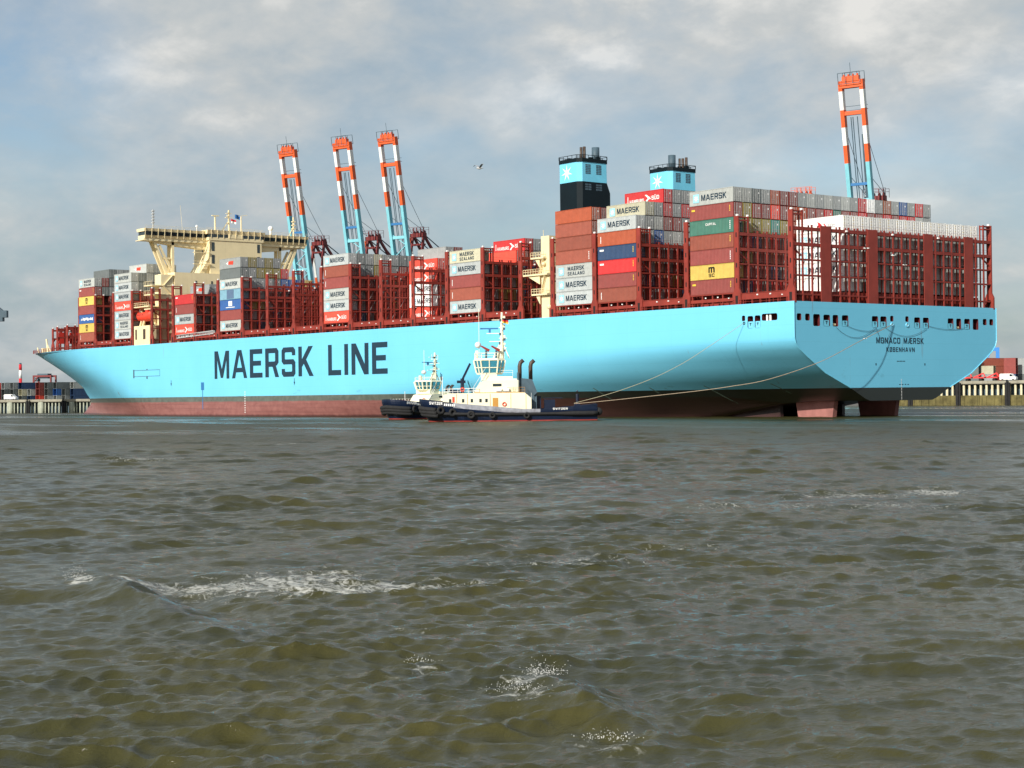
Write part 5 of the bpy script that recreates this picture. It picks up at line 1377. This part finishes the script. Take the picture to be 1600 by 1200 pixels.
# tow ropes
def rope(name, pts, r, m, label):
    P = [Vector(p) for p in pts]; out = []
    for i in range(len(P)-1):
        p0, p1, p2, p3 = P[max(i-1,0)], P[i], P[i+1], P[min(i+2,len(P)-1)]
        for k in range(6):
            t = k/6; out.append(.5*((2*p1)+(p2-p0)*t+(2*p0-5*p1+4*p2-p3)*t*t+(3*p1-p0-3*p2+p3)*t**3))
    out.append(P[-1]); mb = MB(); mb.tube(out, r, 6)
    return mb.build(name, m, None, True, label=label, cat='rope')
A1 = Vector((-12.2, -.15, 17.45))
rope('towing_rope', [A1]+[at_d(u, v, k) for u, v, k in ((1110, 540, 312.5), (1068, 567, 312.5), (1020, 591, 313.5), (960, 613, 315.5), (897, 630, 318))], .045, M_rope, 'thin taut rope from the ship\'s port quarter to the tugboat\'s stern')
rope('mooring_rope', [Vector((.2, 26.7, 17.2))]+[at_d(u, v, k) for u, v, k in ((1340, 535, 311), (1280, 566, 304), (1200, 593, 302), (1140, 604, 304), (1080, 612, 306), (960, 625, 312), (897, 631, 318))], .055, M_rope2, 'long sagging rope from the middle of the transom down to the tugboat')
for a, b, s in (((13.6, 16.9), (24.2, 16.6), .9), ((11.0, 16.4), (21.8, 16.6), 1.9), ((24.4, 16.7), (36.6, 16.6), 1.6), ((21.9, 16.7), (26.6, 16.9), 2.7), ((36.8, 17.2), (49.0, 17.0), .6)):
    mb = MB(); mb.tube([(.12, a[0]+(b[0]-a[0])*t/12, a[1]+(b[1]-a[1])*t/12-s*4*(t/12)*(1-t/12)) for t in range(13)], .03, 5); mb.build('mooring_line', M_tdark, ship)

# ------------------------------------------------------------------ CRANES ON THE QUAY
def crane_body(boom=True, apex=71.0):
    root = link('gantry_crane', None, cat='crane')
    lg = MB()
    for y in (-9, 9):
        lg.box(-1, 1, y-.9, y+.9, 5, 48); lg.box(-31, -29, y-.9, y+.9, 5, 48); lg.box(-30, 0, y-.7, y+.7, 18, 20); lg.bar((0, y, 20), (-30, y, 46), .9)
        lg.box(-48, 3, y*.42-.8, y*.42+.8, 48, 51)
    for x in (0, -30): lg.box(x-.9, x+.9, -9, 9, 46, 48.4); lg.box(x-.9, x+.9, -9, 9, 17.8, 20.4)
    lg.build('portal_frame', M_teal, root)
    mh = MB(); mh.box(-40, -26, -5, 5, 51, 57); mh.build('machinery_house', M_tdark, root)
    ap = MB(); z = apex; X0 = -5
    for y in (-3.8, 3.8):
        ap.bar((X0, y*.7, z), (-1, y, 50), .9, .9); ap.bar((X0, y*.7, z), (-24, y, 50), .9, .9, 0)
    ap.box(X0-1.0, X0+1.0, -3.6, 3.6, z-1.0, z+.6); ap.box(X0-.8, X0+.9, -3.2, 3.2, z-4.4, z-3.7)
    for y in (-2.6, -1, 1, 2.6): ap.tube([(X0-.8, y-.25, z+1.0), (X0-.8, y+.25, z+1.0)], .75, 10); ap.box(X0-.4, X0, y-.1, y+.1, z+1, z+3.0)
    for hz in (2.0, 3.0): ap.bar((X0+1.6, -4.2, z+hz), (X0+1.6, 4.2, z+hz), .12); ap.bar((X0-1.6, -4.2, z+hz), (X0-1.6, 4.2, z+hz), .12)
    for y in (-4.2, 4.2):
        for x in (-1.6, 1.6): ap.bar((X0+x, y, z), (X0+x, y, z+3), .12)
    ap.build('apex_frame', M_maroon if boom else M_orange, root)
    ft = MB(); ft.bar((X0-.5, -4.6, z-1), (-7.5, -5.6, z-6), .9, .9, 0); ft.bar((-7.5, -5.6, z-6), (-10.5, -7.0, z-14), .9, .9, 1); ft.bar((-10.5, -7.0, z-14), (-13, -8.2, 50), .9, .9, 0)
    ft.build('ladder_strut', [M_orange, M_cwhite], root)
    stay = MB()
    for y in (-3, 3): stay.tube([(X0, y, z), (-46, y, 51.5)], .22, 6); stay.tube([(X0, y, z-1), (-30, y, 51.5)], .18, 6)
    stay.build('back_stay', M_tdark, root)
    if boom:
        a = R_(80); d = Vector((math.cos(a), 0, math.sin(a))); nrm = Vector((-math.sin(a), 0, math.cos(a))); H = Vector((3.5, 0, 47.4)); Lb = 61.0
        segs = [(0, 34.8, 0), (34.8, 40.8, 1), (40.8, 46.8, 2), (46.8, 52.6, 1), (52.6, 58.8, 2), (58.8, Lb+1.2, 1)]
        for y in (-3.75, 3.75):
            g = MB()
            for s0, s1, m in segs: g.bar(H+d*s0+Vector((0,y,0)), H+d*s1+Vector((0,y,0)), 1.35, 1.9, m)
            g.build('boom_girder', [M_teal, M_orange, M_cwhite], root)
        c = MB(); c.bar(H+d*51.3+Vector((0,-3.2,0)), H+d*51.3+Vector((0,3.2,0)), 1.2, 1.3); c.build('boom_crossbeam', M_orange, root)
        c = MB(); c.bar(H+d*60.6+Vector((0,-4.4,0)), H+d*60.6+Vector((0,4.4,0)), 1.9, 2.0); c.bar(H+d*62.6+Vector((0,-3.0,0)), H+d*62.6+Vector((0,3.0,0)), 1.6, 1.8)
        for y in (-2.4,-.8,.8,2.4): c.bar(H+d*62.2+Vector((0,y,0)), H+d*64.2+Vector((0,y,0)), .5)
        c.build('boom_crossbeam', M_orange, root)
        c = MB()
        P = lambda s, y, k=0.0: H+d*s+Vector((0,y,0))+nrm*k
        for s in (61.2, 64.8):
            for k in (-1.8, 2.2): c.bar(P(s, -3.9, k), P(s, 3.9, k), .16)
        for y in (-3.9,-1.3, 1.3, 3.9):
            for k in (-1.8, 2.2): c.bar(P(61.2, y, k), P(64.8, y, k), .16)
        for s in (52.2, 53.6): c.bar(P(s, -4.4, 1.9), P(s, 4.4, 1.9), .14)
        s = 2.0
        while s < 56:                                   # catwalk brackets and ladder behind the right girder
            c.bar(P(s, -4.4, 1.0), P(s, -5.3, 1.4), .14); s += 3.6
        c.bar(P(2, -5.3, 1.4), P(58, -5.3, 1.4), .18); c.bar(P(2, -4.9, 2.2), P(58, -4.9, 2.2), .12)
        for y in (-1.4, -.7, .9): c.tube([P(3, y, .6), P(50, y, .6)], .16, 5)
        c.tube([P(62, 0, 0), P(68, 0, 0)], .08, 5)
        c.bar(P(0, 1.7, .5), P(44, 2.4, .5), .8, .3)
        c.build('boom_rigging', M_tdark, root)
        c = MB(); c.bar(P(27.5, -3.1), P(27.5, 3.1), .8, .9); c.build('boom_tie', M_cblue, root)
        c = MB(); c.bar(P(22, -3.1), P(22, 3.1), 1.0, 1.2); 
        for k in range(5): c.bar(P(2+k*4.2, -3 if k % 2 else 3), P(6.2+k*4.2, 3 if k % 2 else -3), .3)
        c.bar(P(12, -3.1), P(12, 3.1), .6, .6); c.build('boom_bracing', M_teal, root)
        c = MB()
        for y in (-3.4, 3.4):
            c.tube([P(44, y, 1.2), (X0, y, z+1)], .09, 5); c.tube([P(30, y, 1.2), (X0, y, z+1)], .09, 5)
        c.build('fore_stay', M_tdark, root)
    else:
        g = MB()
        for y in (-3.75, 3.75): g.bar((3.5, y, 49.5), (62, y, 49.5), 1.35, 1.9)
        g.build('boom_girder', M_teal, root)
    return root
WROT = math.atan2(-.958, .285)
cr = crane_body()
CR = [(449, 720, 'leftmost of the three raised gantry cranes behind the ship, orange, white and teal boom'),
      (534, 700, 'middle one of the three raised gantry cranes, its striped boom standing left of the tallest'),
      (605, 688, 'right hand one of the three raised gantry cranes behind the middle of the ship'),
      (1335, 573, 'gantry crane with raised striped boom standing alone behind the stern containers')]
for i, (u, dd, lab) in enumerate(CR):
    c = cr if i == 0 else copy_tree(cr)
    p = at_d(u, 500, dd); s = (u-800)/2687.2
    # boom top sits off the hinge; shift so that the boom head stands over the pixel column
    off = Vector((.285, -.958, 0))*(3.5+61*math.cos(R_(80)))
    c.location = (p.x-off.x+Rv.x*1.0*(i < 3), p.y-off.y+Rv.y*1.0*(i < 3), 0); c.rotation_euler = (0, 0, WROT); c['label'] = lab; c['group'] = 'ship-to-shore cranes with raised booms'
cr5 = crane_body(False, 78.0); p = at_d(1258, 500, 640); cr5.location = (p.x+1.0, p.y-4.5, 0); cr5.rotation_euler = (0, 0, WROT)
cr5['label'] = 'crane with only its orange top machinery showing above the stern container rows'

# crane tip entering at the left edge
p = at_d(-22, 484, 640)
lc = link('distant_crane', None, label='dark teal crane trolley end poking in at the left edge of the view', cat='crane', loc=(p.x, p.y, 0), rot=math.atan2(Rv.y, Rv.x))
b = MB(); b.box(-8, 8, -1.2, 1.2, 36, 38.6, 0); b.prism([(2, 38.6), (6.5, 38.6), (2.5, 41.8), (2, 41.8)], 1, -1, 1, 0); b.box(-8, -5, -3, 3, 5, 42, 0); b.box(1, 6.5, -1.4, 1.4, 34.6, 36, 0); b.bar((-6, 0, 46), (5, 0, 39), .3, .3)
b.build('jib', M_tdark, lc)

# ------------------------------------------------------------------ QUAYS AND YARD
def quay(name, P0, P1, ztop, zlow, label, npile, back, mats, lowwall=True, depth_step=0):
    P0, P1 = Vector((P0[0], P0[1], 0)), Vector((P1[0], P1[1], 0)); d = (P1-P0); L = d.length; d.normalize()
    rot = math.atan2(d.y, d.x)
    root = link(name, None, label=label, cat='quay', loc=tuple(P0), rot=rot)
    b = MB(); b.box(0, L, 0, back, ztop-.9, ztop); b.box(0, L, -.15, .25, ztop-.75, ztop+.12); b.box(0, L, 3.2, 4.0, -2, ztop-.9); b.build('deck_slab', mats[0], root)
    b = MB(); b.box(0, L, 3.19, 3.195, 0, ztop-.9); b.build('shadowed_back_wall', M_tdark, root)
    if lowwall:
        b = MB(); b.box(0, L, -.3, 2.0, -2, zlow)
        for k in range(int(L/2.4)): b.box(k*2.4, k*2.4+1.2, -.55, -.3, -2, zlow-.05)
        b.build('sheet_pile_wall', M_moss, root)
    for k in range(npile):
        x = (k+.5)*L/npile; p = MB()
        if k % 9 == 4 and not lowwall: p.box(x-.95, x+.95, -.1, 1.6, -2, ztop-.9)
        p.tube([(x, 1.0, -2), (x, 1.0, ztop-.85)], L/npile*.20, 10); p.build('pile', mats[1], root, True)
    for k in range(max(2, int(L/16))):
        x = (k+.6)*16
        if x > L-2: break
        p = MB(); p.box(x-.8, x+.8, -1.0, -.2, -.5, ztop-.5); p.tube([(x, -1.2, 0), (x, -1.2, ztop+.4)], .3, 8); p.build('dolphin_fender', M_rubber, root)
    return root
QL0, QL1 = at_d(-150, 620, 700), at_d(170, 620, 674)
quay('pier', (QL0.x, QL0.y), (QL1.x, QL1.y), 5.3, 0, 'pale concrete pier on slim piles left of the ship\'s bow', 60, 40, [M_concrete, M_pile2], False)
QR0, QR1 = at_d(1380, 600, 566), at_d(1760, 600, 522)
quay('quay', (QR0.x, QR0.y), (QR1.x, QR1.y), 7.6, 3.1, 'concrete quay with rust stained cream columns right of the stern', 42, 60, [M_concrete, M_pile])
# quay between them, behind the ship, and the yard behind
b = MB(); q0, q1 = Vector((QL1.x, QL1.y, 0)), Vector((QR0.x, QR0.y, 0)); dq = (q1-q0).normalized(); nq = Vector((-dq.y, dq.x, 0))
def slab(mb, a, b_, c, d_, z0, z1): mb.add([(*p_[:2], z0) for p_ in (a, b_, c, d_)]+[(*p_[:2], z1) for p_ in (a, b_, c, d_)], [(0,3,2,1),(4,5,6,7),(0,1,5,4),(1,2,6,5),(2,3,7,6),(3,0,4,7)])
dl = (Vector((QL1.x, QL1.y, 0))-Vector((QL0.x, QL0.y, 0))).normalized(); nl = Vector((-dl.y, dl.x, 0))
drr = (Vector((QR1.x, QR1.y, 0))-Vector((QR0.x, QR0.y, 0))).normalized(); nr_ = Vector((-drr.y, drr.x, 0))
A0 = Vector((QL0.x, QL0.y, 0))+nl*4-dl*900; A1_ = q0+nl*4.0; B0 = q1+nr_*4; B1 = Vector((QR1.x, QR1.y, 0))+nr_*4+drr*900
far = 9000
slab(b, A0, A1_, A1_+nq*far, A0+nq*far-dl*6000, -2, 4.2)
slab(b, A1_, B0, B0+nq*far, A1_+nq*far, -2, 4.21)
slab(b, B0, B1, B1+nq*far+drr*6000, B0+nq*far, -2, 4.19)
b.build('ground', M_land, kind='structure')

# yard stacks on both sides (each box a container of its own)
def yard(u, v_base, k, rot, colour, z, label):
    p = at_d(u, 600, k)
    place_container(p.x, p.y, z, colour, '', label, 'containers stacked in the yard', rot=rot, door=False)
rl_ = math.atan2(dl.y, dl.x); q = random.Random(21); cl = ['grey', 'dgrey', 'maroon', 'red', 'blue', 'navy', 'lgrey', 'orange', 'olive', 'maroon', 'silver', 'brown']
ly_ = math.atan2(Fv.y, Fv.x)-R_(38)+math.pi
u = -4; i = 0
while u < 140:
    for t in (0, 1, 2):
        c = ['lgrey', 'dgrey', 'navy', 'silver', 'dgrey', 'maroon', 'dgrey', 'orange', 'silver', 'navy', 'dgrey', 'cream', 'maroon', 'grey', 'bred', 'blue'][(i*5+t*7) % 16]
        if t == 2 and i % 4 == 1: continue
        yard(u, 0, 716, ly_, c, 4.3+2.75*t, f"{CNAME[c]} container behind the left pier, {ORD[t]} tier, {ORDR[i]} stack")
    u += 13.4; i += 1
rr_ = math.atan2(drr.y, drr.x)
RY = [(1505, 576, 'dgrey dgrey green'), (1528, 576, 'grey cream'), (1548, 580, 'bred rust rust'), (1563, 584, 'navy maroon maroon'), (1586, 588, 'dgrey grey grey'), (1612, 588, 'navy dgrey dgrey'), (1536, 590, 'blue dgrey')]
for i, (u, k, cs_) in enumerate(RY):
    for t, c in enumerate(cs_.split()):
        yard(u, 0, k, rr_ if i != 2 else rr_+1.2, c, 7.4+2.7*t, f"{CNAME[c]} container in the right yard, {ORD[t]} tier, {ORDR[i]} stack from the stern")
# red ramp trailers on the right quay
p = at_d(1512, 596, 556); tr = link('flat_trailer', None, label='bright red trailer frames parked on the quay edge right of the stern', cat='trailer', loc=(p.x, p.y, 7.6), rot=rr_)
b = MB(); 
for k in range(5): b.box(-11+k*4.4, -7.4+k*4.4, -1.2, 1.2, 1.0, 1.4); b.bar((-11+k*4.4, 0, 1.3), (-8+k*4.4, 0, 2.6), .35); b.bar((-8+k*4.4, 0, 2.6), (-7.4+k*4.4, 0, 1.4), .3)
b.build('frame', mat('trailer_red', (.75, .04, .04), .5, .1, 1), tr)
for k in range(5):
    w = MB(); w.tube([(-8.6+k*4.4, -1.25, .5), (-8.6+k*4.4, 1.25, .5)], .5, 12); w.build('wheel', M_rubber, tr)
def car(u, v, k, z, rot, colour, label):
    p = at_d(u, v, k); root = link('parked_van', None, label=label, cat='van', loc=(p.x, p.y, z), rot=rot, group='vans on the quays')
    b = MB(); b.prism([(-2.6,.4),(-2.6,2.1),(-2.3,2.3),(1.1,2.3),(1.9,1.4),(2.6,1.15),(2.6,.4)], 1, -.95, .95); b.build('body', colour, root)
    b = MB(); b.prism([(1.15,2.1),(1.8,1.4),(.6,1.4),(.6,2.1)], 1, -.97, .97); b.build('window', M_glass, root)
    for x in (-1.7, 1.7):
        for y in (-.85, .85): w = MB(); w.tube([(x, y-.1, .35), (x, y+.1, .35)], .35, 10); w.build('wheel', M_rubber, root)
car(1576, 592, 545, 7.6, rr_, M_white, 'white van parked on the quay edge near the right edge')
car(17, 622, 688, 5.3, rl_, M_white, 'white van parked on the pier at the far left')
# straddle carrier on the left pier
p = at_d(70, 603, 742); sc_ = link('straddle_carrier', None, label='small dark red straddle carrier standing above the yard stacks left of the bow', cat='carrier', loc=(p.x, p.y, 4.3), rot=rl_)
b = MB()
for x in (-4.2, 4.2):
    for y in (-2, 2): b.box(x-.3, x+.3, y-.3, y+.3, 0, 11.5)
b.box(-4.5, 4.5, -2.2, -1.8, 10.8, 11.6); b.box(-4.5, 4.5, 1.8, 2.2, 10.8, 11.6); b.bar((-4.2, -2, 8.5), (-2, -2, 11), .3); b.build('frame', M_maroon, sc_)
b = MB(); b.box(-2.6, 2.4, -1.6, 1.6, 10.2, 12.3); b.box(-4.0, -2.8, -1.0, 1.0, 9.0, 10.6); b.build('engine_box', M_tdark, sc_)
# red and white chimney, far away
p = at_d(32, 590, 2500); ch = link('chimney', None, label='tall red and white banded chimney on the horizon at the far left', cat='chimney', loc=(p.x, p.y, 4.2))
for nm, z0, z1, m in (('lower_band', 0, 38, M_flag_r), ('middle_band', 38, 50, M_cwhite), ('upper_band', 50, 58.5, M_flag_r)):
    b = MB(); b.tube([(0,0,z0-4), (0,0,z1-4)], [2.35-.004*z0, 2.35-.004*z1], 20); b.build(nm, m, ch, True)
b = MB(); b.tube([(0,0,54.5),(0,0,56.6)], 1.6, 16); b.build('chimney_cap', M_tdark, ch)
# blue gantry and white shed on the right
p = at_d(1554, 600, 640); bg = link('blue_gantry_crane', None, label='bright blue gantry crane leg behind the yard stacks right of the stern', cat='crane', loc=(p.x, p.y, 4.2), rot=math.atan2(Rv.y, Rv.x)-.25)
b = MB(); b.box(.6, 1.9, -.8, .8, 0, 16.4); b.box(-9, 1.9, -.7, .7, 15.1, 16.4); b.box(-14, 2.8, -.8, .8, 10.4, 11.8); b.bar((-1, 0, 15.2), (-2.6, 0, 11.5), .25); b.bar((-3, 0, 11.5), (-5, 0, 15.2), .25)
b.build('portal_frame', mat('bright_blue_paint', (.04, .22, .60), .5, .1, 1), bg)
p = at_d(1640, 600, 800); sh = link('warehouse', None, label='long white roofed warehouse at the right edge behind the quay', cat='warehouse', loc=(p.x, p.y, 4.2), rot=math.atan2(Rv.y, Rv.x)-.15)
b = MB(); b.box(-17, 40, -10, 10, 0, 11.2); b.build('wall', M_grey, sh)
b = MB(); b.prism([(-17.6, 11.2), (-17.6, 12.0), (-16, 13.2), (40, 13.2), (40, 11.2)], 1, -10.6, 10.6); b.build('roof', M_white, sh)
b = MB()
for k in range(6): b.box(-14+k*9, -9+k*9, -10.05, -10.01, 0, 5)
b.build('gate', M_tdark, sh)

# ------------------------------------------------------------------ GULLS
def gull(u, v, k, rot, lab, flap=.5, sc=1.0, bank=0.0):
    p = at_d(u, v, k); root = link('seagull', None, label=lab, cat='seagull', group='gulls in flight', loc=tuple(p), rot=rot); root.scale = (sc,)*3
    root.rotation_euler = (bank, 0, rot)
    b = MB(); b.tube([(-.34,0,.0),(-.22,0,.0),(-.08,0,-.01),(.08,0,0),(.2,0,.03),(.27,0,.05),(.33,0,.045),(.40,0,.03)], [.02,.05,.085,.09,.06,.048,.035,.008], 10)
    b.add([(-.30,-.03,.01),(-.30,.03,.01),(-.46,.09,.0),(-.48,-.09,.0)], [(0,1,2,3)]); b.build('body', M_bird, root, True)
    for s in (1, -1):
        w = MB(); P = [(0, .05, .03, .11), (.02, .35, .03+.28*flap, .12), (-.03, .62, .03+.33*flap, .085), (-.12, .80, .03+.22*flap, .012)]
        top = [(x+c, s*y, z) for x, y, z, c in P]; bot = [(x-c, s*y, z-.005) for x, y, z, c in P]; mid = [(x, s*y, z+.018) for x, y, z, c in P]
        for i in range(3): w.add([top[i], top[i+1], mid[i+1], mid[i]], [(0,1,2,3)]); w.add([mid[i], mid[i+1], bot[i+1], bot[i]], [(0,1,2,3)])
        w.build('wing', M_birdg, root, True)
gr = math.atan2(Rv.y, Rv.x)
gull(749, 263, 150, gr+.6, 'seagull with raised wings flying alone in the open sky left of the funnels', .9, 1.0)
gull(1354, 388, 190, gr+2.6, 'white seagull gliding in front of the stern\'s upper red frame', .15, 1.0)
gull(1396, 399, 200, gr+.2, 'seagull with spread wings in front of the white reefer doors at the stern', .5, 1.0)
gull(1414, 414, 215, gr+2.9, 'low small seagull right of the other gulls at the stern frame', .1, .8)
gull(1352, 529, 215, gr+3.0, 'seagull gliding before the transom above the sagging rope', .1, .7)
